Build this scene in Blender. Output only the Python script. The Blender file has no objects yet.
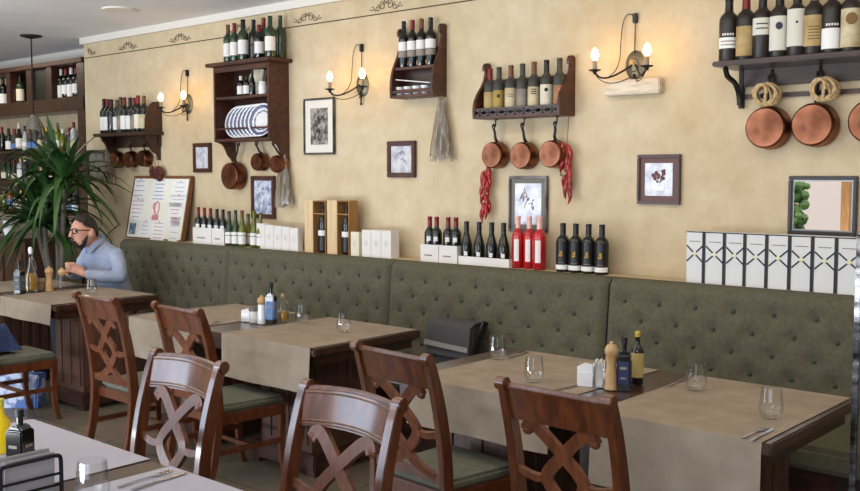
import bpy, bmesh, math, random
from mathutils import Vector, Matrix
PI = math.pi
random.seed(7)
C = bpy.context.scene.collection

# ------------------------------------------------------------ camera
F, W, H = 980.0, 860.0, 491.0
YAW, PITCH, EYE = math.radians(41.4), math.atan(71.5 / F), 1.64
hd = Vector((-math.sin(YAW), math.cos(YAW), 0))
RIGHT = Vector((math.cos(YAW), math.sin(YAW), 0))
FWD = hd * math.cos(PITCH) + Vector((0, 0, -math.sin(PITCH)))
UP = hd * math.sin(PITCH) + Vector((0, 0, math.cos(PITCH)))
CAM = Vector((0, 0, EYE))
def ray(px, py): return FWD + RIGHT * ((px - W / 2) / F) + UP * ((H / 2 - py) / F)
def onY(px, py, Y):
    d = ray(px, py); return CAM + d * (Y / d.y)
def onZ(px, py, Z):
    d = ray(px, py); return CAM + d * ((Z - EYE) / d.z)
PYR = [200]                                      # image row near which columns are read
def XY(px, Y): return onY(px, PYR[0], Y).x       # x in plane Y of what is seen at column px
def ZY(px, py, Y): return onY(px, py, Y).z
cd = bpy.data.cameras.new('camera'); cam = bpy.data.objects.new('camera', cd); C.objects.link(cam)
cd.sensor_width = 36; cd.lens = 36 * F / W; cd.clip_start = .02; cd.clip_end = 100
cam.matrix_world = Matrix.Translation(CAM) @ Matrix((RIGHT, UP, -FWD)).transposed().to_4x4()
bpy.context.scene.camera = cam

# ------------------------------------------------------------ materials
MATS = {}
def base_mat(name):
    m = bpy.data.materials.new(name); m.use_nodes = True
    nt = m.node_tree; b = nt.nodes['Principled BSDF']; MATS[name] = m
    return m, nt, b
def lin(c): return tuple(((v / 255) / 12.92 if v / 255 <= .04045 else ((v / 255 + .055) / 1.055) ** 2.4) for v in c) + (1,)
def mat(name, rgb, rough=.5, metal=0, rgb2=None, scale=6, stretch=(1, 1, 1), bump=0, coat=0, spec=.5, detail=4, lo=.35, hi=.65):
    if name in MATS: return MATS[name]
    m, nt, b = base_mat(name)
    b.inputs['Roughness'].default_value = rough; b.inputs['Metallic'].default_value = metal
    b.inputs['Coat Weight'].default_value = coat; b.inputs['Coat Roughness'].default_value = .12
    b.inputs['Specular IOR Level'].default_value = spec
    b.inputs['Base Color'].default_value = lin(rgb)
    if rgb2 is not None or bump:
        tc = nt.nodes.new('ShaderNodeTexCoord'); mp = nt.nodes.new('ShaderNodeMapping'); mp.inputs['Scale'].default_value = stretch
        nz = nt.nodes.new('ShaderNodeTexNoise'); nz.inputs['Scale'].default_value = scale; nz.inputs['Detail'].default_value = detail
        nt.links.new(tc.outputs['Object'], mp.inputs['Vector']); nt.links.new(mp.outputs['Vector'], nz.inputs['Vector'])
        if rgb2 is not None:
            cr = nt.nodes.new('ShaderNodeValToRGB')
            cr.color_ramp.elements[0].position = lo; cr.color_ramp.elements[1].position = hi
            cr.color_ramp.elements[0].color = lin(rgb); cr.color_ramp.elements[1].color = lin(rgb2)
            nt.links.new(nz.outputs['Fac'], cr.inputs['Fac']); nt.links.new(cr.outputs['Color'], b.inputs['Base Color'])
        if bump:
            bp = nt.nodes.new('ShaderNodeBump'); bp.inputs['Strength'].default_value = bump; bp.inputs['Distance'].default_value = .01
            nt.links.new(nz.outputs['Fac'], bp.inputs['Height']); nt.links.new(bp.outputs['Normal'], b.inputs['Normal'])
    return m
def emit(name, rgb, s):
    m, nt, b = base_mat(name)
    b.inputs['Base Color'].default_value = lin(rgb); b.inputs['Emission Color'].default_value = lin(rgb); b.inputs['Emission Strength'].default_value = s
    return m
def thin_glass(name, tint, gloss=.1, fres=.35):
    m = bpy.data.materials.new(name); m.use_nodes = True; MATS[name] = m
    nt = m.node_tree; nt.nodes.clear(); N = nt.nodes.new; L = nt.links.new
    out = N('ShaderNodeOutputMaterial'); mx = N('ShaderNodeMixShader'); tr = N('ShaderNodeBsdfTransparent'); gl = N('ShaderNodeBsdfGlossy')
    tr.inputs['Color'].default_value = tint; gl.inputs['Roughness'].default_value = .03
    lw = N('ShaderNodeLayerWeight'); lw.inputs['Blend'].default_value = fres
    ma = N('ShaderNodeMath'); ma.operation = 'MULTIPLY_ADD'; ma.inputs[1].default_value = .75; ma.inputs[2].default_value = gloss * .4
    L(lw.outputs['Facing'], ma.inputs[0]); L(ma.outputs[0], mx.inputs[0]); L(tr.outputs[0], mx.inputs[1]); L(gl.outputs[0], mx.inputs[2]); L(mx.outputs[0], out.inputs[0])
    return m

WOOD = mat('chair_wood', (72, 36, 18), .3, 0, (104, 54, 28), 5, (9, 9, 1.2), coat=1)
WOOD2 = mat('chair_wood_satin', (84, 44, 24), .42, 0, (116, 64, 36), 5, (9, 9, 1.2), coat=.12)
DWOOD = mat('dark_wood', (40, 22, 16), .38, 0, (66, 36, 24), 5, (1.5, 9, 9), coat=.25)
SHWOOD = mat('shelf_wood', (58, 30, 20), .45, 0, (88, 48, 30), 4, (1.2, 6, 9))
TWOOD = mat('table_wood', (48, 27, 20), .3, 0, (74, 44, 31), 5, (1.2, 9, 9), coat=.4)
PED = mat('pedestal_wood', (70, 46, 36), .5, 0, (92, 62, 48), 5, (9, 9, 1.2))
CRATE = mat('crate_wood', (222, 196, 154), .6, 0, (208, 178, 134), 5, (9, 9, 1))
CRATED = mat('crate_wood_dark', (165, 122, 68), .6, 0, (150, 106, 56), 5, (9, 9, 1))
CUSH = mat('seat_fabric', (112, 113, 97), .7, 0, (99, 101, 86), 30, bump=.1, spec=.35)
BENCH = mat('bench_fabric', (87, 84, 67), .85, 0, (97, 93, 75), 45, bump=.15, spec=.25)
BUTT = mat('button_fabric', (66, 67, 53), .8)
LINEN = mat('linen', (154, 140, 122), .85, 0, (140, 125, 107), 8, bump=.08)
WLINEN = mat('white_linen', (170, 167, 174), .8, 0, (166, 163, 171), 6, bump=.08)
COPPER = mat('copper', (160, 106, 80), .36, 1, (104, 64, 46), 7)
IRON = mat('iron', (44, 40, 40), .5, .6)
STEEL = mat('steel', (190, 190, 195), .22, 1)
CHROME = mat('chrome', (170, 172, 178), .15, 1, (60, 60, 64), 9, (1, 1, 3))  # dark and bright noise imitates banded reflections in the colour
ROPE = mat('rope', (222, 196, 150), .9, 0, (180, 148, 102), 60, bump=.4)
GREENG = mat('dark_bottle_glass', (16, 20, 16), .12, 0, coat=.3)
DUSTG = mat('dusty_bottle_glass', (44, 46, 40), .55, 0, (70, 68, 58), 14)
MAGG = mat('magnum_glass', (26, 20, 18), .4, 0, (46, 37, 31), 16)
LIGHTG = mat('olive_bottle_glass', (106, 112, 26), .12, 0, (72, 84, 20), 10, coat=.3)
GREENB = mat('green_bottle_glass', (42, 62, 40), .15, 0, coat=.3)
ROSE = mat('rose_wine', (196, 26, 34), .1, 0, (150, 12, 24), 8, coat=.5)
CLEARG = thin_glass('clear_glass', (.96, .97, .96, 1), .12, .3)
TABG = thin_glass('tumbler_glass', (.975, .98, .98, 1), .06, .16)
WHITE = mat('white_paper', (236, 234, 230), .7)
CREAM = mat('cream_paper', (232, 224, 200), .7, 0, (222, 212, 186), 9)
TAN = mat('tan_label', (186, 160, 108), .75, 0, (158, 130, 84), 14)
OLDL = mat('old_label', (206, 194, 160), .75, 0, (176, 158, 118), 14)
GREYL = mat('grey_label', (152, 140, 128), .75, 0, (120, 106, 98), 14)
BLUEL = mat('blue_label', (80, 120, 176), .5)
BLACKP = mat('black_plastic', (18, 18, 20), .4)
REDF = mat('red_foil', (120, 22, 30), .35, .2)
BLACKF = mat('black_foil', (22, 20, 24), .35, .2)
BROWNF = mat('brown_foil', (112, 70, 40), .5, .1)
GOLDF = mat('gold_foil', (206, 160, 60), .35, .6)
WHITEF = mat('white_foil', (225, 222, 214), .4)
PINKF = mat('rose_foil', (228, 180, 170), .3)
BOXW = mat('white_carton', (232, 228, 222), .6, 0, (224, 219, 212), 5)
MILL = mat('mill_wood', (206, 172, 124), .4, 0, (186, 148, 100), 6, (8, 8, 1))
CERAM = mat('white_ceramic', (238, 238, 240), .2, coat=.4)
OIL = mat('olive_oil', (176, 132, 26), .15, 0, coat=.4)
OILY = mat('yellow_oil', (226, 196, 20), .15, 0, coat=.4)
GREYBAG = mat('grey_cloth', (62, 60, 62), .7, 0, (52, 50, 53), 40, bump=.2)
STRAP = mat('grey_strap', (150, 148, 144), .6)
PEPPER = mat('chili_red', (178, 20, 24), .3, 0, (120, 10, 16), 12, coat=.3)
LEAFG = mat('palm_leaf', (60, 98, 42), .38, 0, (24, 52, 24), 3, (1, 1, 1))
BARK = mat('palm_bark', (118, 108, 96), .9, 0, (84, 74, 64), 20, (3, 3, 8), bump=.5)
TERRA = mat('dark_pot', (50, 42, 38), .6)
DRY = mat('dried_stems', (138, 112, 88), .9, 0, (96, 76, 62), 20, (6, 6, 1))
CELLO = mat('cellophane', (150, 136, 118), .3, 0, (108, 94, 82), 16, (5, 5, 1), coat=.8, bump=.6)
DRYRED = mat('dried_peppers', (104, 44, 30), .6, 0, (70, 30, 22), 20)
STRING = mat('string', (140, 112, 78), .9)
SKIN = mat('skin', (212, 160, 136), .5, 0, (200, 144, 120), 12)
HAIR = mat('dark_hair', (24, 18, 16), .55, 0, (50, 37, 30), 60, bump=.6)
SHIRT = mat('blue_shirt', (162, 172, 194), .8, 0, (146, 157, 180), 10, bump=.1)
JEANS = mat('denim', (52, 72, 118), .85, 0, (38, 54, 96), 40)
BULB = emit('bulb', (255, 194, 106), 44)
TINY = mat('ink_black', (30, 28, 30), .6)
INKB = mat('ink_blue', (140, 150, 180), .7)
INKR = mat('ink_red', (204, 130, 138), .7)
FRAMEB = mat('frame_brown', (84, 46, 32), .4, 0, (62, 34, 24), 8)
FRAMED = mat('frame_dark', (46, 38, 36), .4)
FRAMEG = mat('frame_pewter', (112, 104, 98), .35, .5, (70, 62, 58), 10)
MATW = mat('mat_board', (226, 222, 212), .8)
MATP = mat('mat_plum', (112, 84, 80), .8)

def wall_mat():
    m, nt, b = base_mat('plaster'); N = nt.nodes.new; L = nt.links.new
    tc = N('ShaderNodeTexCoord')
    n1 = N('ShaderNodeTexNoise'); n1.inputs['Scale'].default_value = 1.1; n1.inputs['Detail'].default_value = 6
    n2 = N('ShaderNodeTexNoise'); n2.inputs['Scale'].default_value = 7; n2.inputs['Detail'].default_value = 8; n2.inputs['Roughness'].default_value = .65
    mx = N('ShaderNodeMath'); mx.operation = 'MULTIPLY_ADD'; mx.inputs[1].default_value = .5
    m2 = N('ShaderNodeMath'); m2.operation = 'MULTIPLY'; m2.inputs[1].default_value = .5
    cr = N('ShaderNodeValToRGB')
    e = cr.color_ramp.elements; e[0].position = .33; e[0].color = lin((190, 168, 132)); e[1].position = .67; e[1].color = lin((218, 203, 173))
    e2 = cr.color_ramp.elements.new(.5); e2.color = lin((205, 186, 152))
    for n in (n1, n2): L(tc.outputs['Object'], n.inputs['Vector'])
    L(n2.outputs['Fac'], m2.inputs[0]); L(n1.outputs['Fac'], mx.inputs[0]); L(m2.outputs[0], mx.inputs[2])
    L(mx.outputs[0], cr.inputs['Fac']); L(cr.outputs['Color'], b.inputs['Base Color'])
    b.inputs['Roughness'].default_value = .85
    bp = N('ShaderNodeBump'); bp.inputs['Strength'].default_value = .25; bp.inputs['Distance'].default_value = .01
    L(n2.outputs['Fac'], bp.inputs['Height']); L(bp.outputs['Normal'], b.inputs['Normal'])
    return m
PLASTER = wall_mat()
CEIL = mat('ceiling_paint', (236, 236, 238), .9, 0, (230, 230, 232), 2)
CROWN = mat('white_trim', (232, 228, 218), .6)
def floor_mat():
    m, nt, b = base_mat('stone_tiles'); N = nt.nodes.new; L = nt.links.new
    tc = N('ShaderNodeTexCoord'); br = N('ShaderNodeTexBrick'); br.offset = 0
    br.inputs['Scale'].default_value = 1; br.inputs['Brick Width'].default_value = .45; br.inputs['Row Height'].default_value = .45
    br.inputs['Mortar Size'].default_value = .006
    br.inputs['Color1'].default_value = lin((134, 120, 102)); br.inputs['Color2'].default_value = lin((118, 108, 94)); br.inputs['Mortar'].default_value = lin((86, 78, 68))
    nz = N('ShaderNodeTexNoise'); nz.inputs['Scale'].default_value = 5; nz.inputs['Detail'].default_value = 7
    mx = N('ShaderNodeMix'); mx.data_type = 'RGBA'; mx.blend_type = 'MULTIPLY'; mx.inputs[0].default_value = .5
    L(tc.outputs['Object'], br.inputs['Vector']); L(tc.outputs['Object'], nz.inputs['Vector'])
    L(br.outputs['Color'], mx.inputs[6]); L(nz.outputs['Color'], mx.inputs[7]); L(mx.outputs[2], b.inputs['Base Color'])
    b.inputs['Roughness'].default_value = .45
    return m
STONE = floor_mat()
def plate_mat():
    m, nt, b = base_mat('blue_white_china'); N = nt.nodes.new; L = nt.links.new
    tc = N('ShaderNodeTexCoord'); ln = N('ShaderNodeVectorMath'); ln.operation = 'LENGTH'
    sx = N('ShaderNodeVectorMath'); sx.operation = 'MULTIPLY'; sx.inputs[1].default_value = (1, 1, 0)
    cr = N('ShaderNodeValToRGB'); cr.color_ramp.interpolation = 'CONSTANT'
    nz = N('ShaderNodeTexNoise'); nz.inputs['Scale'].default_value = 40
    ad = N('ShaderNodeMath'); ad.operation = 'MULTIPLY_ADD'; ad.inputs[1].default_value = .02
    e = cr.color_ramp.elements; e[0].position = 0; e[0].color = lin((224, 224, 226)); e[1].position = .075; e[1].color = lin((104, 112, 136))
    for p, c in ((.088, (226, 226, 228)), (.102, (90, 104, 138)), (.118, (60, 70, 104)), (.128, (230, 230, 232))):
        x = e.new(p); x.color = lin(c)
    L(tc.outputs['Object'], sx.inputs[0]); L(sx.outputs[0], ln.inputs[0]); L(tc.outputs['Object'], nz.inputs['Vector'])
    L(nz.outputs['Fac'], ad.inputs[0]); L(ln.outputs['Value'], ad.inputs[2]); L(ad.outputs[0], cr.inputs['Fac']); L(cr.outputs['Color'], b.inputs['Base Color'])
    b.inputs['Roughness'].default_value = .2
    return m
CHINA = plate_mat()

# ------------------------------------------------------------ mesh builder
class MB:
    def __init__(s): s.v = []; s.f = []
    def add(s, vs, fs):
        b = len(s.v); s.v += [Vector(v) for v in vs]; s.f += [tuple(b + i for i in f) for f in fs]; return s
    def box(s, x0, x1, y0, y1, z0, z1, M=None):
        vs = [Vector((x, y, z)) for x in (x0, x1) for y in (y0, y1) for z in (z0, z1)]
        if M is not None: vs = [M @ v for v in vs]
        return s.add(vs, [(0, 1, 3, 2), (4, 6, 7, 5), (0, 4, 5, 1), (2, 3, 7, 6), (0, 2, 6, 4), (1, 5, 7, 3)])
    def prism(s, poly, a, b, axis='x'):                 # poly: 2-D outline, extruded from a to b along axis
        n = len(poly)
        def P(u, w, t): return {'x': (t, u, w), 'y': (u, t, w), 'z': (u, w, t)}[axis]
        vs = [P(u, w, a) for u, w in poly] + [P(u, w, b) for u, w in poly]
        fs = [tuple(range(n))[::-1], tuple(range(n, 2 * n))] + [(i, (i + 1) % n, n + (i + 1) % n, n + i) for i in range(n)]
        return s.add(vs, fs)
    def lathe(s, prof, seg=20, M=None, arc=None):       # prof: (r, z) from bottom to top
        vs, fs = [], []; full = arc is None; a0, a1 = arc or (0, 2 * PI); k = seg if full else seg + 1
        for r, z in prof:
            for i in range(k):
                t = a0 + (a1 - a0) * i / seg; vs.append(Vector((r * math.cos(t), r * math.sin(t), z)))
        for j in range(len(prof) - 1):
            for i in range(seg):
                n = (i + 1) % k
                fs.append((j * k + i, j * k + n, (j + 1) * k + n, (j + 1) * k + i))
        if full:
            if prof[0][0] > 1e-5: fs.append(tuple(range(k))[::-1])
            if prof[-1][0] > 1e-5: fs.append(tuple((len(prof) - 1) * k + i for i in range(k)))
        if M is not None: vs = [M @ v for v in vs]
        return s.add(vs, fs)
    def tube(s, pts, rad, seg=8, flat=None, ref=None, closed=False):
        pts = [Vector(p) for p in pts]; n = len(pts)
        if not hasattr(rad, '__len__'): rad = [rad] * n
        vs, fs = [], []; prev = None
        for i, p in enumerate(pts):
            if closed: t = pts[(i + 1) % n] - pts[i - 1]
            else: t = pts[min(i + 1, n - 1)] - pts[max(i - 1, 0)]
            if t.length < 1e-9: t = Vector((0, 0, 1))
            t.normalize()
            if ref is not None: a = Vector(ref)
            elif prev is not None: a = prev
            else: a = Vector((0, 0, 1)) if abs(t.z) < .9 else Vector((0, 1, 0))
            a = a - t * a.dot(t)
            if a.length < 1e-6: a = t.orthogonal()
            a.normalize(); prev = a; b = t.cross(a)
            r = rad[i]; ra, rb = (r if hasattr(r, '__len__') else (r, r * (flat or 1)))
            for k in range(seg):
                q = 2 * PI * k / seg
                vs.append(p + a * (ra * math.cos(q)) + b * (rb * math.sin(q)))
        m = n if closed else n - 1
        for i in range(m):
            j = (i + 1) % n
            for k in range(seg):
                l = (k + 1) % seg
                fs.append((i * seg + k, i * seg + l, j * seg + l, j * seg + k))
        if not closed: fs += [tuple(range(seg))[::-1], tuple((n - 1) * seg + k for k in range(seg))]
        return s.add(vs, fs)
    def bar(s, pts, w, d, up):                           # rectangular section swept along pts; w along `up` reference
        pts = [Vector(p) for p in pts]; n = len(pts); vs, fs = [], []
        for i, p in enumerate(pts):
            t = (pts[min(i + 1, n - 1)] - pts[max(i - 1, 0)]).normalized()
            a = Vector(up); a = (a - t * a.dot(t)).normalized(); b = t.cross(a)
            ww = w[i] if hasattr(w, '__len__') else w; dd = d[i] if hasattr(d, '__len__') else d
            vs += [p + a * (sx * ww / 2) + b * (sy * dd / 2) for sx, sy in ((-1, -1), (1, -1), (1, 1), (-1, 1))]
        for i in range(n - 1):
            for k in range(4):
                l = (k + 1) % 4; fs.append((i * 4 + k, i * 4 + l, i * 4 + 4 + l, i * 4 + 4 + k))
        fs += [(3, 2, 1, 0), tuple((n - 1) * 4 + k for k in range(4))]
        return s.add(vs, fs)
    def ball(s, c, r, seg=12, ring=8, M=None):
        c = Vector(c); r = Vector(r) if hasattr(r, '__len__') else Vector((r, r, r)); vs, fs = [], []
        for j in range(1, ring):
            t = PI * j / ring
            for i in range(seg):
                q = 2 * PI * i / seg; o = Vector((r.x * math.sin(t) * math.cos(q), r.y * math.sin(t) * math.sin(q), r.z * math.cos(t)))
                vs.append(c + (M @ o if M is not None else o))
        o = Vector((0, 0, r.z)); o = M @ o if M is not None else o
        vs += [c + o, c - o]; T, B = len(vs) - 2, len(vs) - 1
        for j in range(ring - 2):
            for i in range(seg):
                n = (i + 1) % seg; fs.append((j * seg + i, (j + 1) * seg + i, (j + 1) * seg + n, j * seg + n))
        for i in range(seg):
            n = (i + 1) % seg; fs.append((T, i, n)); fs.append((B, (ring - 2) * seg + n, (ring - 2) * seg + i))
        return s.add(vs, fs)
    def grid(s, fn, nu, nv):
        vs = [fn(i / nu, j / nv) for j in range(nv + 1) for i in range(nu + 1)]
        fs = [(j * (nu + 1) + i, j * (nu + 1) + i + 1, (j + 1) * (nu + 1) + i + 1, (j + 1) * (nu + 1) + i) for j in range(nv) for i in range(nu)]
        return s.add(vs, fs)
    def mesh(s, name, m, bevel=0, angle=35, fix=True):
        me = bpy.data.meshes.new(name); me.from_pydata([tuple(v) for v in s.v], [], s.f); me.validate()
        bm = bmesh.new(); bm.from_mesh(me)
        if fix: bmesh.ops.recalc_face_normals(bm, faces=bm.faces)
        if bevel:
            es = [e for e in bm.edges if len(e.link_faces) == 2 and e.calc_face_angle(0) > .6]
            bmesh.ops.bevel(bm, geom=es, offset=bevel, segments=2, affect='EDGES', clamp_overlap=True)
        bm.to_mesh(me); bm.free()
        for p in me.polygons: p.use_smooth = True
        me.set_sharp_from_angle(angle=math.radians(angle))
        if m is not None: me.materials.append(m)
        return me
    def build(s, name, m, parent=None, bevel=0, angle=35, loc=None, rot=None, fix=True):
        o = bpy.data.objects.new(name, s.mesh(name, m, bevel, angle, fix)); C.objects.link(o)
        if parent is not None: o.parent = parent
        if loc is not None: o.location = loc
        if rot is not None: o.rotation_euler = rot
        return o
def link(name, me, parent=None, loc=None, rot=None, scale=None):
    o = bpy.data.objects.new(name, me); C.objects.link(o)
    if parent is not None: o.parent = parent
    if loc is not None: o.location = loc
    if rot is not None: o.rotation_euler = rot
    if scale is not None: o.scale = scale
    return o
def tag(o, label, cat, group=None):
    o['label'] = label; o['category'] = cat
    if group: o['group'] = group
    return o
def thing(name, label, cat, loc=(0, 0, 0), rz=0, group=None):
    o = bpy.data.objects.new(name, None); C.objects.link(o); o.empty_display_size = .05
    o.location = loc; o.rotation_euler = (0, 0, rz)
    return tag(o, label, cat, group)
def struct(name, mb, m, bevel=0):
    o = mb.build(name, m, None, bevel); o['kind'] = 'structure'; return o
KIDS = {}
def copy_tree(o, parent=None):
    c = o.copy(); C.objects.link(c)
    if parent is not None: c.parent = parent
    for ch in list(o.children): copy_tree(ch, c)
    return c
ORD = ['first', 'second', 'third', 'fourth', 'fifth', 'sixth', 'seventh', 'eighth', 'ninth', 'tenth', 'eleventh', 'twelfth', 'thirteenth', 'fourteenth', 'fifteenth', 'sixteenth', 'seventeenth', 'eighteenth', 'nineteenth', 'twentieth']
def bez(p0, p1, p2, p3, n=12):
    out = []
    for i in range(n + 1):
        t = i / n; u = 1 - t
        out.append(Vector(p0) * u**3 + Vector(p1) * 3 * u * u * t + Vector(p2) * 3 * u * t * t + Vector(p3) * t**3)
    return out
def smooth(pts, n=6):                                   # Catmull-Rom through pts
    P = [Vector(p) for p in pts]; P = [2 * P[0] - P[1]] + P + [2 * P[-1] - P[-2]]; out = []
    for i in range(1, len(P) - 2):
        for k in range(n):
            t = k / n; a, b, c, d = P[i - 1], P[i], P[i + 1], P[i + 2]
            out.append(.5 * ((2 * b) + (c - a) * t + (2 * a - 5 * b + 4 * c - d) * t * t + (3 * b - a - 3 * c + d) * t**3))
    return out + [P[-2]]
# ------------------------------------------------------------ room shell
WY, BY, FY = 5.0, 5.45, -2.2            # picture wall, bar wall, window wall (behind the camera)
LX, RX = -12.6, 2.6
CZ = 2.95
XC = onY(85.5, 110, WY).x                          # outside corner where the picture wall ends beside the bar
struct('floor', MB().box(LX - .2, RX + .2, FY - .3, BY + .3, -.1, 0), STONE)
struct('ceiling', MB().box(LX - .2, RX + .2, FY - .3, BY + .3, CZ, CZ + .1), CEIL)
struct('wall_back', MB().box(XC, RX + .2, WY, WY + .45, 0, CZ), PLASTER)
struct('wall_bar', MB().box(LX - .2, XC, BY, BY + .2, 0, CZ), PLASTER)
struct('wall_left', MB().box(LX - .2, LX, FY - .3, BY + .2, 0, CZ), PLASTER)
struct('wall_right', MB().box(RX, RX + .2, FY - .3, WY, 0, CZ), PLASTER)
WIN = [(-9.6, -5.3, .35, 2.7), (-4.95, -3.2, .5, 2.7), (-2.7, 1.6, .35, 2.7)]
wf = MB().box(LX, RX, FY - .2, FY, 0, .35).box(LX, RX, FY - .2, FY, 2.7, CZ)
xs = [LX] + [v for w in WIN for v in w[:2]] + [RX]
for a, b in zip(xs[::2], xs[1::2]): wf.box(a, b, FY - .2, FY, .35, 2.7)
wf.box(WIN[1][0], WIN[1][1], FY - .2, FY, .35, .5)
struct('wall_front', wf, PLASTER)
OAK = mat('oak_frame', (176, 128, 78), .5, 0, (152, 106, 60), 6, (8, 8, 1))
for i, (a, b, c, d) in enumerate(WIN):
    m = MB()
    n = 2 if i == 1 else 3
    for k in range(n + 1):
        x = a + (b - a) * k / n; m.box(x - .05, x + .05, FY - .14, FY - .04, c, d)
    m.box(a, b, FY - .13, FY - .05, c, c + .09).box(a, b, FY - .13, FY - .05, d - .09, d).box(a, b, FY - .12, FY - .06, 2.05, 2.13)
    struct('window_%d' % (i + 1), m, OAK)
GROUND = mat('outdoor_paving', (104, 102, 98), .9, 0, (88, 86, 82), 3)
o = struct('ground', MB().box(LX - 6, RX + 6, FY - 14, FY - .3, -.1, -.02), GROUND)
# crown moulding and the stencilled frieze
struct('trim_1', MB().box(XC - .01, RX, WY - .04, WY, CZ - .06, CZ), CROWN)
struct('trim_2', MB().box(LX, XC, BY - .06, BY, CZ - .09, CZ), CROWN)
FZ = ZY(300, 26, WY)
fr = MB().box(XC + .02, RX, WY - .002, WY + .001, FZ - .004, FZ + .004)
def curl(cx, s):
    y = WY - .0025
    for bx0, bz0, r, turns, dr in ((.035, .055, .03, 1.25, 1), (.085, .04, .024, 1.2, -1), (.012, .075, .014, 1.1, 1)):
        pts = []
        for k in range(17):
            q = k / 16 * turns * 2 * PI; rr = r * (1 - .7 * k / 16)
            pts.append((cx + s * (bx0 + dr * rr * math.sin(q)), y, FZ + bz0 + rr * math.cos(q)))
        fr.tube(pts, .0026, 4)
    fr.tube(bez((cx + s * .1, y, FZ + .02), (cx + s * .12, y, FZ + .05), (cx + s * .14, y, FZ + .02), (cx + s * .16, y, FZ + .04), 8), .0026, 4)
    fr.tube(bez((cx + s * .11, y, FZ + .028), (cx + s * .125, y, FZ + .06), (cx + s * .135, y, FZ + .06), (cx + s * .14, y, FZ + .05), 5), .0024, 4)
f0, f1 = XY(308, WY), XY(387, WY)
step = f1 - f0
for k in range(-6, 7):
    cx = f1 + k * step * .985
    if XC + .3 < cx < RX - .3:
        curl(cx, 1); curl(cx, -1)
k = XC + .07; curl(k, 1)
struct('trim_3', fr, mat('frieze_paint', (80, 66, 50), .8))
# skirting
struct('baseboard_back', MB().box(XC, RX, WY - .02, WY, 0, .1), DWOOD)

# ceiling spot
c = onZ(119, 9, CZ)
s = thing('recessed_spotlight', 'round white recessed spotlight set in the grey ceiling', 'light', (c.x, c.y, CZ))
MB().lathe([(.105, -.012), (.13, -.012), (.135, 0), (.105, 0)], 24).build('trim_ring', CROWN, s)
MB().lathe([(0, -.004), (.105, -.004)], 24).build('lens', mat('lens_glass', (226, 226, 228), .4), s)

# ------------------------------------------------------------ lights
w = bpy.data.worlds.new('world'); bpy.context.scene.world = w; w.use_nodes = True
bg = w.node_tree.nodes['Background']; bg.inputs[0].default_value = (.80, .88, 1, 1); bg.inputs[1].default_value = 1.5
def area(name, loc, rot, sx, sy, power, col):
    l = bpy.data.lights.new(name, 'AREA'); l.shape = 'RECTANGLE'; l.size = sx; l.size_y = sy; l.energy = power; l.color = col
    o = bpy.data.objects.new(name, l); C.objects.link(o); o.location = loc; o.rotation_euler = rot; return o
area('window_light', (-7.45, FY + .05, 1.55), (PI / 2, 0, 0), 4.2, 2.2, 152, (.64, .79, 1))
area('window_light', (-.55, FY + .05, 1.55), (PI / 2, 0, 0), 4.2, 2.2, 138, (.68, .82, 1))
area('ceiling_light', (-5.0, 1.6, CZ - .03), (0, 0, 0), 5.5, 1.2, 38, (1, .78, .55))
area('ceiling_light', (-.5, 2.6, CZ - .03), (0, 0, 0), 3, 1.0, 13, (1, .78, .55))
area('wall_fill_light', (-5.4, 3.3, CZ - .04), (math.radians(40), 0, 0), 6.5, .5, 34, (1, .88, .70))  # pair of unseen fill lamps added to brighten the picture wall
area('wall_fill_light', (-1.2, 3.3, CZ - .04), (math.radians(40), 0, 0), 3.0, .5, 18, (1, .88, .70))
area('ceiling_fill_light', (-5.5, FY + .4, .3), (math.radians(145), 0, 0), 6.5, .6, 300, (.86, .92, 1))  # unseen upward lamp added to lift the ceiling, like daylight off the ground
area('bar_light', (-10.4, 4.6, CZ - .03), (0, 0, 0), 1.6, .5, 16, (1, .86, .68))
sl_ = bpy.data.lights.new('sun', 'SUN'); sl_.energy = 2.6; sl_.angle = .02; so_ = bpy.data.objects.new('sun', sl_); C.objects.link(so_)
so_.location = (-4, 2, 8); so_.rotation_euler = Vector((.25, 1, 1.1)).to_track_quat('Z', 'Y').to_euler()
vs = bpy.context.scene.view_settings; vs.view_transform = 'Standard'; vs.look = 'None'; vs.exposure = -.2; vs.gamma = 1

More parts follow.
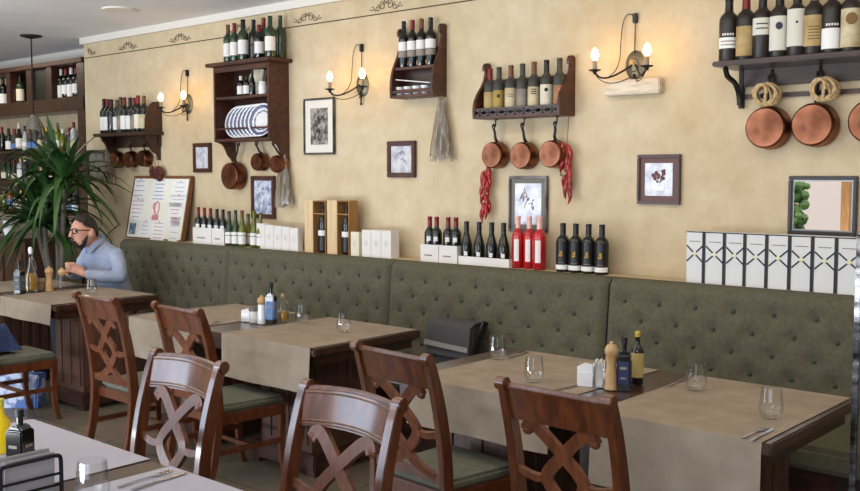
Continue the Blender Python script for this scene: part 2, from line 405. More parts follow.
# ------------------------------------------------------------ upholstered bench along the wall
BTY = 4.68
BZ = ZY(588, 276.5, BTY)
LZ = BZ - .006
px_b = [121, 229.5, 391, 609]
bx = [onY(p, 260, BTY).x for p in px_b]; bx.append(bx[-1] + 1.66); bx.append(bx[-1] + 1.5)
bl = ['green tufted bench section at the far end beneath the menu board', 'green tufted bench section under the white cartons and open wooden wine crates',
      'green tufted bench section under the pink wine bottles with grey bag', 'green tufted bench section beneath the white cartons with crossed black lines',
      'green tufted bench section past the chrome post beyond the last table']
btn = MB().ball((0, 0, 0), (.012, .007, .012), 10, 6).mesh('button', BUTT)
for i in range(5):
    x0, x1 = bx[i] + .004, bx[i + 1] - .004
    b = thing('upholstered_bench', bl[i], 'bench', (x0, BTY, 0), 0, 'green tufted benches along the wall')
    Wd = x1 - x0
    nb = max(3, round(Wd / .2)); sp = Wd / nb; spots = []
    for r in range(6):
        zz = BZ - .115 - r * .1
        for k in range(nb + 1):
            xx = sp * (k + (.5 if r % 2 == 0 else 0))
            if .06 < xx < Wd - .06: spots.append((xx, zz))
    def surf(u, v):
        x = u * Wd; z = .44 + v * (BZ - .44)
        e = min(x, Wd - x); y = 0
        rr = .035
        if e < rr: y += rr - math.sqrt(max(0, rr * rr - (rr - e) ** 2))
        t = BZ - z
        if t < .05: y += .05 - math.sqrt(max(0, .05 ** 2 - (.05 - t) ** 2))
        d = 0
        for (sx, sz) in spots:
            q = (x - sx) ** 2 + (z - sz) ** 2
            if q < .02: d += .024 * math.exp(-q / .0011) + .004 * math.exp(-q / .005)
        return (x, y + d - .022 + (BZ - z) * -.09, z)
    m = MB().grid(surf, int(Wd / .024), 30)
    m.box(0.0, Wd, .028, .11, .3, BZ - .001)
    bk = m.build('backrest', BENCH, b, angle=60, fix=False)
    for sx, sz in spots: link('button', btn, bk, (sx, -.004 + (BZ - sz) * -.09, sz))
    MB().box(0, Wd, -.5, .02, .36, .47).build('seat', BENCH, b, .025)
    MB().box(.01, Wd - .01, -.46, .1, .0, .358).build('base_panel', DWOOD, b)
sh = MB().box(bx[0], bx[5], BTY + .112, WY - .001, LZ - .03, LZ)
struct('trim_4', sh, PLASTER)

# ------------------------------------------------------------ tables
TZ = .75
def table(label, x0, x1, y0, y1, peds, group='rectangular wooden dining tables'):
    t = thing('dining_table', label, 'table', ((x0 + x1) / 2, (y0 + y1) / 2, 0), 0, group)
    cx, cy = (x0 + x1) / 2, (y0 + y1) / 2
    MB().box(x0 - cx, x1 - cx, y0 - cy, y1 - cy, TZ - .04, TZ).build('tabletop', TWOOD, t, .006)
    MB().box(x0 - cx + .04, x1 - cx - .04, y0 - cy + .03, y1 - cy - .03, TZ - .1, TZ - .0401).build('apron', DWOOD, t, .004)
    for a, b in peds:
        p = MB().box(a - cx, b - cx, y0 - cy + .2, y1 - cy - .2, .12, TZ - .1001)
        for k in range(5):
            yy = y0 - cy + .24 + k * (y1 - y0 - .48) / 4
            p.box(a - cx - .008, b - cx + .008, yy - .022, yy + .022, .16, TZ - .13)
        for k in range(3):
            xx = a - cx + .06 + k * (b - a - .12) / 2
            p.box(xx - .03, xx + .03, y0 - cy + .192, y1 - cy - .192, .16, TZ - .13)
        pd = p.build('pedestal', PED, t)
        MB().box(a - cx - .06, b - cx + .06, y0 - cy + .16, y1 - cy - .16, .03, .1199).build('plinth', DWOOD, pd, .008)
        for xx in (a - cx - .05, b - cx - .01):
            for yy in (y0 - cy + .17, y1 - cy - .23): MB().box(xx, xx + .06, yy, yy + .06, 0, .0299).build('foot', DWOOD, pd)
    return t
T0 = (-8.05, -6.24, 3.26, 4.06); T1 = (-5.5, -3.7, 3.31, 4.12); T2 = (-3.0, -1.255, 3.12, 3.99); T3 = (-3.5, -1.7, .86, 1.675)
table('dark wooden table where the man in the blue shirt sits', *T0, [(-7.9, -7.5), (-6.64, -6.27)])
table('dark wooden table beside the two far chairs with oil bottles at its middle', *T1, [(-5.3, -4.88), (-4.38, -3.95)])
table('dark wooden table with wooden pepper mill beside the chrome post', *T2, [(-2.88, -2.42), (-1.9, -1.45)])
table('dark wooden table near the window with yellow oil and metal condiment caddy', *T3, [(-3.3, -2.9), (-2.3, -1.9)])
def runner(label, x0, x1, T, hang, m=LINEN, hb=.07, group='cloth runners across the tables', seed=0):
    y0, y1 = T[2], T[3]; rnd = random.Random(seed)
    L1, L2, L3 = hb, y1 - y0, hang; tot = L1 + L2 + L3
    cx, cy = (x0 + x1) / 2, (y0 + y1) / 2
    ph = rnd.uniform(0, 6)
    def fn(u, v):
        s = v * tot; x = (u - .5) * (x1 - x0); yb, yf = y1 - cy, y0 - cy
        if s < L1: y, z = yb + .004 , TZ + .003 - (L1 - s)
        elif s < L1 + L2: y, z = yb - (s - L1), TZ + .003
        else:
            q = s - L1 - L2; y = yf - .004 - .012 * q / max(hang, .01) + .007 * math.sin(u * 9 + ph) * q / max(hang, .01); z = TZ + .003 - q
        return (x, y, z)
    vl = [L1 * k / 3 for k in range(3)] + [L1 + L2 * k / 12 for k in range(12)] + [L1 + L2 + L3 * k / 8 for k in range(9)]
    m_ = MB().grid(lambda u, v: fn(u, vl[round(v * (len(vl) - 1))] / tot), 14, len(vl) - 1)
    o = m_.build('table_runner', m, None, 0, 50, (cx, cy, 0), fix=False)
    return tag(o, label, 'table runner', group)
runner('beige runner on the seated man\'s table, nearest its condiments', -7.05, -6.3, T0, .14, seed=1)
runner('beige runner at the far end of the seated man\'s table', -7.98, -7.25, T0, .14, seed=2)
runner('beige runner hanging behind the second chair from the bar', -5.42, -4.74, T1, .24, seed=3)
runner('beige runner with two tumblers, hanging pale above an empty green seat', -4.47, -3.73, T1, .24, seed=4)
runner('beige runner with two tumblers next to the grey bag', -2.87, -2.13, T2, .2, seed=5)
runner('beige runner nearest the chrome post, with two tumblers', -1.94, -1.285, T2, .27, seed=6)
runner('white runner carrying the metal caddy and dark oil bottle', -3.4, -2.64, T3, .2, WLINEN, seed=7)
runner('white runner with a single fork and knife beside wood strip', -2.53, -1.78, T3, .2, WLINEN, seed=8)

# ------------------------------------------------------------ chairs
SP = [(-.29, 0), (-.235, .2), (-.21, .42), (-.222, .6), (-.25, .76), (-.285, .89), (-.305, .95)]
def yb(z):
    for (a, b), (c_, d) in zip(SP, SP[1:]):
        if b <= z <= d: return a + (c_ - a) * (z - b) / (d - b)
    return SP[-1][0]
def make_chair():
    t = thing('dining_chair', 'x', 'chair', (0, 0, 0), 0, 'lattice back dining chairs')
    for s in (-1, 1):
        m = MB(); p = smooth([(s * .205, y, z) for y, z in SP], 5); n = len(p)
        m.bar(p, [.034] * n, [.036 + .014 * math.sin(PI * min(1, k / n * 1.1)) for k in range(n)], (1, 0, 0))
        m.tube([(s * .205 - .02, -.312, .952), (s * .205 + .02, -.312, .952)], .023, 12)
        m.build('rear_leg', WOOD, t, .003)
    rail = [(x, yb(.885) - .026 * (1 - (x / .19) ** 2), .888 + .008 * (1 - (x / .19) ** 2)) for x in [-.19 + .38 * k / 10 for k in range(11)]]
    m = MB().bar(rail, .115, .02, (0, -.27, 1))
    for dz in (-.046, -.036, .05):
        m.tube([(x, y + .011 - dz * .27, z + dz) for x, y, z in rail], .004, 5)
    m.tube([(x, y - .008 - .058 * .27, z + .058) for x, y, z in rail], .0125, 8)
    m.build('top_rail', WOOD, t, .0015)
    m = MB()
    for s in (-1, 1):
        pts = smooth([(s * -.135, .803), (s * -.118, .82), (s * -.085, .812), (s * 0, .735), (s * .07, .645), (s * 0, .555), (s * -.08, .498), (s * -.15, .478)] and
                     [Vector((x, yb(z) - .008, z)) for x, z in ((s * -.135, .800), (s * -.12, .822), (s * -.085, .815), (s * 0, .735), (s * .072, .645), (s * 0, .555), (s * -.08, .5), (s * -.16, .474))], 6)
        m.bar(pts, .018, .042, (0, 1, .25))
        arm = smooth([Vector((x, yb(z) - .008, z)) for x, z in ((s * .06, .648), (s * .12, .638), (s * .195, .655))], 4)
        m.bar(arm, .018, .026, (0, 1, .25))
        m.ball((s * -.132, yb(.806) - .008, .804), (.02, .011, .02), 10, 6)
    m.build('lattice_back', WOOD2, t, .002)
    MB().bar([(x, yb(.48) - .004, .478) for x in (-.19, 0, .19)], .04, .022, (0, 0, 1)).build('lower_rail', WOOD, t, .002)
    poly = [(-.2, -.2), (.2, -.2), (.225, .2), (.2, .225), (-.2, .225), (-.225, .2)]
    MB().prism(poly, .355, .412, 'z').build('seat_frame', WOOD, t, .004)
    m = MB().prism([(-.185, -.185), (.185, -.185), (.215, .195), (.195, .215), (-.195, .215), (-.215, .195)], .4121, .455, 'z')
    m.build('seat_cushion', CUSH, t, .014, 60)
    for s in (-1, 1):
        p = smooth([(s * .2, .195, .356), (s * .2, .19, .22), (s * .2, .2, .08), (s * .2, .225, 0)], 4); n = len(p)
        MB().bar(p, [.036 - .008 * k / n for k in range(n)], [.038 - .012 * k / n for k in range(n)], (1, 0, 0)).build('front_leg', WOOD, t, .003)
    m = MB()
    for s in (-1, 1): m.box(s * .202 - .011, s * .202 + .011, -.225, .2, .2, .228)
    m.box(-.2, .2, -.012, .012, .203, .225)
    m.build('stretcher', WOOD, t, .002)
    return t
spots = [(-2.565, 3.02, -5, 'brown lattice back chair facing the grey bag, half hidden by a shinier chair'),
         (-1.72, 2.86, -1.5, 'brown lattice back chair at the table with chrome post beside it'),
         (-4.25, 3.19, -3, 'brown lattice back chair with dark green seat at the pale hanging runner'),
         (-4.97, 3.14, -1, 'brown lattice back chair standing by the corner of the seated man\'s table'),
         (-3.05, 1.79, 180, 'dark chair facing the white runners, its rail shining, in front of the far chair'),
         (-2.18, 1.79, 180, 'dark chair with brightly shining top rail and scrolled posts, standing alone at front'),
         (-6.35, 2.99, 0, 'chair with green seat cushion cut off by frame, shopping bag beneath')]
proto = make_chair()
for i, (x, y, a, lab) in enumerate(spots):
    o = proto if i == 0 else copy_tree(proto)
    o.location = (x, y, 0); o.rotation_euler = (0, 0, math.radians(a)); o['label'] = lab
# ------------------------------------------------------------ bottles
PROFILES = {
    'bordeaux': [(.0, .0), (.92, .0), (1, .02), (1, .60), (.97, .65), (.80, .70), (.50, .745), (.40, .78), (.38, .95), (.43, .955), (.43, .985), (.38, 1), (0, 1)],
    'burgundy': [(.0, .0), (.92, .0), (1, .02), (1, .40), (.95, .47), (.78, .56), (.58, .65), (.43, .74), (.38, .82), (.36, .95), (.42, .955), (.42, .985), (.38, 1), (0, 1)],
    'magnum':   [(.0, .0), (.92, .0), (1, .02), (1, .62), (.96, .68), (.80, .73), (.52, .77), (.42, .80), (.38, .95), (.44, .955), (.44, .985), (.38, 1), (0, 1)],
}
BM = {}
def bottle_mesh(style, H_, R_, glass):
    k = (style, H_, R_, glass.name)
    if k not in BM: BM[k] = MB().lathe([(r * R_, z * H_) for r, z in PROFILES[style]], 16).mesh('bottle_body', glass, angle=50)
    return BM[k]
def shell_mesh(nm, R_, z0, z1, half, m):
    k = (nm, R_, z0, z1, half, m.name)
    if k not in BM: BM[k] = MB().lathe([(R_, z0), (R_, z1)], 14, None, (-PI / 2 - half, -PI / 2 + half)).mesh(nm, m, fix=False)
    return BM[k]
def foil_mesh(R_, H_, z0, m):
    k = ('foil', R_, H_, z0, m.name)
    if k not in BM: BM[k] = MB().lathe([(.42 * R_ + .0008, z0 * H_), (.40 * R_ + .0008, .9 * H_), (.395 * R_ + .0008, .95 * H_), (.45 * R_, .956 * H_), (.45 * R_, .986 * H_), (.38 * R_, 1.002 * H_), (0, 1.003 * H_)], 12).mesh('capsule', m)
    return BM[k]
def bottle(label, loc, H_=.3, R_=.037, style='bordeaux', glass=None, foil=None, lab=None, lz=(.2, .5), half=1.15, rz=.45, group=None, name='wine_bottle', band=None, cat='bottle', fz=.79, emblem=None):
    t = thing(name, label, cat, loc, rz, group)
    link('bottle_body', bottle_mesh(style, H_, R_, glass or GREENG), t)
    if foil: link('capsule', foil_mesh(R_, H_, fz, foil), t)
    if lab:
        l = link('paper_label', shell_mesh('paper_label', R_ + .0012, lz[0] * H_, lz[1] * H_, half, lab), t)
        if emblem: emblem(l, R_, H_)
    if band: link('label_band', shell_mesh('label_band', R_ + .0016, band[1] * H_, band[2] * H_, half, band[0]), t)
    return t

def emblem_disc(z, r, m):
    def f(l, R_, H_):
        e = MB().ball((0, -R_ - .001, z * H_), (r, .003, r * 1.1), 10, 6).build('printed_emblem', m, l)
    return f
def emblem_lines(z0, z1, n, m, half=.5):
    def f(l, R_, H_):
        e = MB()
        for k in range(n):
            zz = (z0 + (z1 - z0) * k / max(1, n - 1)) * H_
            e.lathe([(R_ + .0018, zz), (R_ + .0018, zz + .006)], 8, None, (-PI / 2 - half, -PI / 2 + half))
        e.build('printed_lines', m, l, fix=False)
    return f

# ------------------------------------------------------------ shared wall fittings
def rx(px): d = ray(px, PYR[0]); return d.x / d.y
def side_poly(zb, zt, yf, bulge=.5, scroll=True):       # outline (y, z) of a scrolled side panel standing on the wall
    hgt = zt - zb; pts = [(WY - .002, zb), (yf, zb), (yf - .004, zb + hgt * .12)]
    pts += [(p.x, p.y) for p in bez((yf - .004, zb + hgt * .14, 0), (yf + .0, zb + hgt * bulge, 0), (WY - .06, zb + hgt * .5, 0), (WY - .045, zb + hgt * .86, 0), 10)]
    if scroll:
        for k in range(9):
            q = -PI * .75 + k / 8 * PI * 1.6
            pts.append((WY - .036 + .03 * math.cos(PI + q * -1) * 1.0, zt - .034 + .034 * math.sin(q + PI * .25) * 1.0)) if False else None
        pts += [(WY - .066, zt - .055), (WY - .07, zt - .03), (WY - .055, zt - .005), (WY - .03, zt)]
    pts += [(WY - .002, zt - .01)]
    return pts
def hook(parent, x, z, y=None, l=.05):
    y = WY - .03 if y is None else y
    pts = [(x, y + .02, z + .012), (x, y, z + .01), (x, y - .002, z - .02), (x, y - .012, z - .035), (x, y - .024, z - .028), (x, y - .026, z - .015)]
    return MB().tube(smooth(pts, 4), .0045, 6).build('hook', IRON, parent)
def pan(label, px, py, r, d, hook_pt, rz=0, group=None, sway=0):
    """Copper saucepan hanging by its handle, base towards the room."""
    c = onY(px, py, WY - .03 - d)
    cx, cz = c.x, c.z
    t = thing('copper_saucepan', label, 'pan', (cx, WY - .025, cz), rz, group)
    prof = [(0, 0), (r * .9, 0), (r * .97, .006), (r, .016), (r * 1.01, d - .006), (r * 1.035, d), (r * 1.0, d), (r * .97, d - .004), (r * .95, .03), (0, .03)]
    M = Matrix.Translation((0, -d, 0)) @ Matrix.Rotation(-PI / 2, 4, 'X')
    MB().lathe([(a, b) for a, b in prof], 28, M).build('pan_body', COPPER, t)
    hx, hy, hz = Vector(hook_pt) - Vector((cx, WY - .025, cz))
    hp = smooth([(0, -.012, r * .98), (hx * .25, -.03, r * 1.02 + (hz - r) * .22), (hx * .7, hy * .5 - .012, r + (hz - r) * .6), (hx, hy, hz - .012)], 6)
    n = len(hp)
    m = MB().tube(hp, [(.005, .013 - .005 * k / n) for k in range(n)], 8, ref=(0, 1, 0))
    m.tube([(hx + .011 * math.sin(q), hy, hz + .014 * math.cos(q)) for q in [k * PI / 5 for k in range(10)]], .004, 6, closed=True)
    m.build('handle', IRON, t)
    MB().box(-.016, .016, -.018, -.006, r * .86, r * 1.06).build('handle_bracket', IRON, t, .003)
    return t
def bundle(label, px, py0, py1, wid, rz=0):
    top = onY(px, py0, WY - .05); bot = onY(px, py1, WY - .05); h = top.z - bot.z
    t = thing('wrapped_dried_bundle', label, 'dried flowers', (top.x, WY - .05, top.z), rz)
    rnd = random.Random(px)
    m = MB()
    for k in range(14):
        a = rnd.uniform(-1, 1); b = rnd.uniform(-1, 1)
        m.tube([(a * .008, b * .006, -.01), (a * wid * .2, b * .02, -h * .5), (a * wid * .38, b * .025, -h * rnd.uniform(.8, .96))], [.003, .004, .007], 5)
    m.build('dried_stalks', DRY, t)
    def fn(u, v):
        q = u * 2 * PI; w_ = .014 + (wid * .5 - .014) * v ** .8; w_ *= 1 + .09 * math.sin(q * 7 + v * 5) * (v + .2)
        return (w_ * math.cos(q), .42 * w_ * math.sin(q) * (1 if v < .97 else 1), -h * v - (.018 * math.sin(q * 3 + 1) * v))
    MB().grid(fn, 36, 10).build('clear_wrapper', CELLOT, t, fix=False)
    MB().tube([(0, 0, .05), (0, 0, -.0)], .004, 6).lathe([(.0135, -.022), (.016, -.014), (.0135, -.004)], 12).build('tie', STRING, t)
    return t
def cello():
    m = bpy.data.materials.new('cellophane_film'); m.use_nodes = True; nt = m.node_tree; b = nt.nodes['Principled BSDF']; N = nt.nodes.new; L = nt.links.new
    out = nt.nodes['Material Output']; mx = N('ShaderNodeMixShader'); tr = N('ShaderNodeBsdfTransparent')
    tc = N('ShaderNodeTexCoord'); mp = N('ShaderNodeMapping'); mp.inputs['Scale'].default_value = (40, 40, 6); nz = N('ShaderNodeTexNoise'); nz.inputs['Scale'].default_value = 1.5
    cr = N('ShaderNodeValToRGB'); cr.color_ramp.elements[0].position = .4; cr.color_ramp.elements[1].position = .6
    cr.color_ramp.elements[0].color = (.3, .3, .3, 1); cr.color_ramp.elements[1].color = (.85, .85, .85, 1)
    L(tc.outputs['Object'], mp.inputs['Vector']); L(mp.outputs['Vector'], nz.inputs['Vector']); L(nz.outputs['Fac'], cr.inputs['Fac']); L(cr.outputs['Color'], mx.inputs[0])
    b.inputs['Base Color'].default_value = lin((150, 138, 122)); b.inputs['Roughness'].default_value = .18; b.inputs['Coat Weight'].default_value = 1
    L(tr.outputs[0], mx.inputs[1]); L(b.outputs[0], mx.inputs[2]); L(mx.outputs[0], out.inputs['Surface'])
    return m
CELLOT = cello()
def picture(label, box, fm, fw=.022, mw=0, mm=None, art=None, prt=None, name='framed_picture', rz=0):
    PYR[0] = (box[1] + box[3]) / 2
    x0, y0, x1, y1 = box; yc = (y0 + y1) / 2; Y = WY - .02
    X0, X1 = XY(x0, Y), XY(x1, Y); xm = (x0 + x1) / 2
    Z1, Z0 = ZY(xm, y0, Y), ZY(xm, y1, Y); w2, h2 = (X1 - X0) / 2, (Z1 - Z0) / 2
    t = thing(name, label, 'mirror' if 'mirror' in name else 'picture', ((X0 + X1) / 2, WY, (Z0 + Z1) / 2), rz)
    m = MB()
    m.box(-w2, w2, -.026, -.002, h2 - fw, h2).box(-w2, w2, -.026, -.002, -h2, -h2 + fw).box(-w2, -w2 + fw, -.026, -.002, -h2 + fw, h2 - fw).box(w2 - fw, w2, -.026, -.002, -h2 + fw, h2 - fw)
    m.build('frame', fm, t, .004)
    iw, ih = w2 - fw, h2 - fw
    if mw: MB().box(-iw, iw, -.013, -.004, -ih, ih).build('mount_board', mm or MATW, t)
    pw, ph = iw - mw, ih - mw
    p = MB().box(-pw, pw, -.015, -.005, -ph, ph).build('print' if prt is not MIRROR else 'mirror_glass', prt, t)
    if art: art(p, pw, ph)
    return t
MIRROR = mat('mirror', (235, 235, 235), .01, 1)
def artmat(name, a, b, c, scale=9):
    m, nt, bs = base_mat(name); N = nt.nodes.new; L = nt.links.new
    tc = N('ShaderNodeTexCoord'); nz = N('ShaderNodeTexNoise'); nz.inputs['Scale'].default_value = scale; nz.inputs['Detail'].default_value = 5
    cr = N('ShaderNodeValToRGB'); e = cr.color_ramp.elements; e[0].position = .36; e[0].color = lin(a); e[1].position = .64; e[1].color = lin(c)
    x = e.new(.5); x.color = lin(b)
    L(tc.outputs['Object'], nz.inputs['Vector']); L(nz.outputs['Fac'], cr.inputs['Fac']); L(cr.outputs['Color'], bs.inputs['Base Color'])
    bs.inputs['Roughness'].default_value = .12; bs.inputs['Coat Weight'].default_value = .5; bs.inputs['Coat Roughness'].default_value = .03
    return m
A_BLUE = artmat('print_blue', (120, 124, 150), (176, 184, 206), (212, 216, 228), 22)
A_ETCH = artmat('print_etching', (74, 70, 68), (128, 124, 120), (176, 172, 166), 26)
A_PALE = artmat('print_pale', (176, 174, 184), (206, 206, 212), (226, 226, 230), 14)
A_GREY = artmat('print_grey', (96, 100, 96), (122, 126, 120), (140, 142, 136), 12)
def sketch(seed, col, n=7):
    def f(p, w_, h_):
        rnd = random.Random(seed); m = MB()
        for k in range(n):
            cx, cz = rnd.uniform(-.4, .4) * w_, rnd.uniform(-.5, .5) * h_
            m.tube(bez((cx, -.0165, cz), (cx + rnd.uniform(-.3, .3) * w_, -.0165, cz + .2 * h_), (cx + rnd.uniform(-.3, .3) * w_, -.0165, cz + .3 * h_), (cx + rnd.uniform(-.4, .4) * w_, -.0165, cz + rnd.uniform(-.4, .4) * h_), 8), .0022, 4)
        m.build('drawn_lines', col, p)
    return f
def flowers(p, w_, h_):
    m = MB(); rnd = random.Random(4)
    for k in range(12):
        a = rnd.uniform(-.45, .45) * w_; b = rnd.uniform(.02, .62) * h_
        m.ball((a, -.016, b), (rnd.uniform(.007, .013), .002, rnd.uniform(.007, .013)), 8, 5)
        m.tube([(a, -.0155, b), (a * .3, -.0155, -.2 * h_)], .0016, 4)
    m.build('painted_flowers', mat('dull_red_paint', (104, 54, 56), .6), p)
    m = MB().prism([(-.5 * w_, -.36 * h_), (-.36 * w_, -.66 * h_), (.36 * w_, -.66 * h_), (.5 * w_, -.36 * h_), (.2 * w_, -.42 * h_), (-.2 * w_, -.42 * h_)], -.0175, -.0152, 'y')
    m.build('painted_bowl', CERAM, p)

# ------------------------------------------------------------ pictures and mirror
picture('small dark framed grey picture behind the palm, below the far bottle shelf', (87, 150, 105.5, 181), FRAMED, .03, prt=A_GREY)
picture('small brown framed picture between the menu board and the plate rack', (193, 143, 210.5, 172.5), FRAMEB, .035, prt=A_PALE, art=sketch(2, INKB, 5))
picture('brown framed blue drawing hanging under the plate rack beside wrapped bundle', (251, 176, 274.5, 218.5), FRAMEB, .036, .0, prt=A_BLUE, art=sketch(3, CERAM, 6))
picture('thin silver framed etching with wide white mount between two wall lamps', (303.5, 98, 334, 154.5), FRAMEG, .014, .06, MATW, prt=A_ETCH, art=sketch(5, TINY, 9))
picture('brown wooden framed picture with pale print below the two-tier bottle shelf', (387, 141, 415, 177.5), FRAMEB, .034, 0, prt=A_PALE, art=sketch(6, INKB, 8))
picture('pewter framed drawing above the pink wine bottles', (508.5, 176, 547, 232), FRAMEG, .016, .03, mat('mat_grey', (120, 114, 106), .8), prt=A_PALE, art=sketch(8, mat('dull_pencil', (150, 110, 108), .8), 9))
picture('brown framed print of red flowers in a white bowl', (637, 154.5, 680, 204.5), FRAMEB, .018, .03, MATP, prt=A_PALE, art=flowers)
picture('dark framed wall mirror reflecting the window, above the black crossed cartons', (788, 176, 857, 235.5), FRAMED, .02, .008, mat('silver_slip', (150, 150, 146), .3, .8), prt=MIRROR, name='wall_mirror')

# ------------------------------------------------------------ wall lamps
bulb_me = MB().lathe([(.0, -.002), (.012, 0), (.02, .014), (.022, .028), (.015, .046), (.005, .058), (0, .06)], 12).mesh('bulb', BULB)
def sconce(label, px, py, s=1.0):
    c = onY(px, py, WY - .02)
    t = thing('wall_lamp', label, 'wall lamp', (c.x, WY, c.z), 0, 'candle style wall lamps')
    M = Matrix.Rotation(PI / 2, 4, 'X')
    MB().lathe([(0, 0), (.058, 0), (.062, .006), (.05, .014), (.03, .018), (.026, .024), (0, .028)], 24, Matrix.Diagonal((1, 1, 1.35, 1)) @ M).build('wall_plate', mat('brass_grey', (112, 104, 84), .4, .7), t)
    for sd in (-1, 1):
        ex, ey, ez = sd * .165 * s, -.17, -.035
        a = MB().tube(bez((sd * .01, -.025, .0), (sd * .05, -.05, -.03), (ex * .75, ey, -.13), (ex, ey, ez), 14), .0055, 8)
        am = a.build('arm', IRON, t)
        MB().tube(bez((ex, ey, ez - .01), (ex * .8, ey, -.11), (ex * .4, ey * .7, -.13), (sd * .012, -.02, -.06), 12), .0025, 5).build('wire', IRON, am)
        MB().lathe([(.0, ez - .02), (.008, ez - .018), (.012, ez - .004), (.034, ez + .004), (.036, ez + .008), (.012, ez + .003), (0, ez + .003)], 16, Matrix.Translation((ex, ey, 0))).build('drip_tray', IRON, am)
        MB().lathe([(0, ez + .0035), (.0125, ez + .0035), (.0125, ez + .06), (0, ez + .06)], 12, Matrix.Translation((ex, ey, 0))).build('candle_tube', mat('candle_grey', (150, 138, 120), .5), am)
        link('bulb', bulb_me, am, (ex, ey, ez + .062), None, (1, 1, 1.15))
    MB().tube([(0, -.012, .25), (0, -.014, .06)], .003, 6).build('rod', IRON, t)
    MB().tube([(0, -.02, -.05), (0, -.02, -.13)], .006, 8).ball((0, -.02, -.135), .009, 8, 6).build('finial', IRON, t)
    MB().box(-.013, .013, -.026, -.001, .235, .29).build('junction_box', BLACKP, t, .004)
    MB().tube(bez((-.008, -.014, .275), (-.08, -.014, .33), (-.085, -.02, .22), (-.085, -.03, .05), 14) + bez((-.085, -.03, .05), (-.085, -.05, -.03), (-.1, -.09, -.06), (-.13, -.12, -.075), 8)[1:], .0028, 6).build('cable', BLACKP, t)
    return t
sconce('candle style wall lamp between the far bottle shelf and plate rack', 187, 104)
sconce('candle style wall lamp above the framed etching', 361, 85)
sconce('candle style wall lamp fixed over the white block', 634, 65)
a, b = onY(605, 87, WY - .05), onY(660, 87, WY - .05)
o = MB().box((a.x - b.x) / 2, (b.x - a.x) / 2, -.06, -.001, -.042, .042).build('wall_block', mat('whitewashed_wood', (226, 216, 198), .8, 0, (200, 186, 162), 8, (1, 4, 6)), None, .006, loc=((a.x + b.x) / 2, WY, ZY(633, 87, WY - .05)))
tag(o, 'long whitewashed block fixed on the wall beneath the lamp', 'wall block')

# ------------------------------------------------------------ far bottle shelf
SY = 4.8; PYR[0] = 118
X0, X1, Zs = SY * rx(92.5), WY * rx(164), ZY(128, 132, SY)
sl = thing('bottle_shelf', 'dark wooden bracket shelf at the far end crowded with ten bottles', 'shelf', ((X0 + X1) / 2, WY, Zs))
hw = (X1 - X0) / 2
MB().box(-hw, hw, SY - WY, -.002, -.03, 0).build('shelf_board', DWOOD, sl, .004)
MB().box(-hw + .12, hw - .04, -.03, -.002, -.13, -.0301).build('back_rail', DWOOD, sl, .003)
for s_, x in ((0, -hw + .08), (1, hw - .07)):
    MB().prism([(-.002, -.0301), (-.17, -.0301), (-.155, -.06)] + [(p.x, p.y) for p in bez((-.15, -.07, 0), (-.1, -.1, 0), (-.12, -.17, 0), (-.03, -.2, 0), 8)] + [(-.03, -.25), (-.002, -.25)], x - .015, x + .015, 'x').build('bracket', DWOOD, sl, .003)
MB().prism([(-.002, 0.0001), (-.17, .0001), (-.168, .1), (-.15, .2), (-.09, .26), (-.002, .27)], hw - .05, hw - .025, 'x').build('end_panel', DWOOD, sl, .003)
fo = [BLACKF, REDF, BLACKF, BROWNF, GREENB, REDF, BLACKF, REDF, REDF, BROWNF]
la = [WHITE, WHITE, None, WHITE, GREYL, WHITE, WHITE, GREYL, CREAM, OLDL]
for k in range(10):
    x = X0 + .035 + k * (X1 - X0 - .19) / 9
    bottle('%s bottle from the palm end on the far bracket shelf' % ORD[k], (x, 4.9 - .006 * (k % 3), Zs + .0005), .325 - .006 * (k % 4), .039, glass=DUSTG if k == 4 else GREENG, foil=fo[k], lab=la[k], lz=(.1, .48), group='bottles on the far bracket shelf', rz=.7)
hk = []
for k, (px, py) in enumerate(((113, 160), (126.5, 159.5), (140, 158.5))):
    hx = XY(px + 4, WY - .05); hook(sl, hx - sl.location.x, -.085, -.036)
    pan(['copper pan nearest the wrapped bundle below the far bottle shelf', 'middle copper pan hanging below the far bottle shelf', 'copper pan next to dried red bunch below the far bottle shelf'][k],
        px, py, .074, .07, (hx, WY - .058, Zs - .118), group='copper pans on hooks')
bundle('cellophane wrapped dried bundle beside the palm and the far copper pans', 107.5, 141, 182, .17)
def hanging_bunch(label, px, y0, y1):
    a, b = onY(px, y0, WY - .04), onY(px, y1, WY - .04)
    t = thing('dried_pepper_bunch', label, 'dried peppers', (a.x, WY - .04, a.z)); rnd = random.Random(3); h = a.z - b.z
    for s in (-1, 0, 1): MB().tube([(0, .03, 0), (s * .04, 0, -h * .35), (s * .06, 0, -h * .62)], .003, 5).build('string', STRING, t)
    for k in range(16):
        x, z = rnd.uniform(-.12, .12), -h * rnd.uniform(.62, .98)
        MB().ball((0, 0, 0), (.024, .018, .03), 8, 6, Matrix.Rotation(rnd.uniform(-1, 1), 3, 'Y')).build('dried_pepper', DRYRED, t, loc=(x, rnd.uniform(-.02, .015), z))
    return t
hanging_bunch('brown red dried pepper bunch hanging above the menu board', 155, 151, 179)

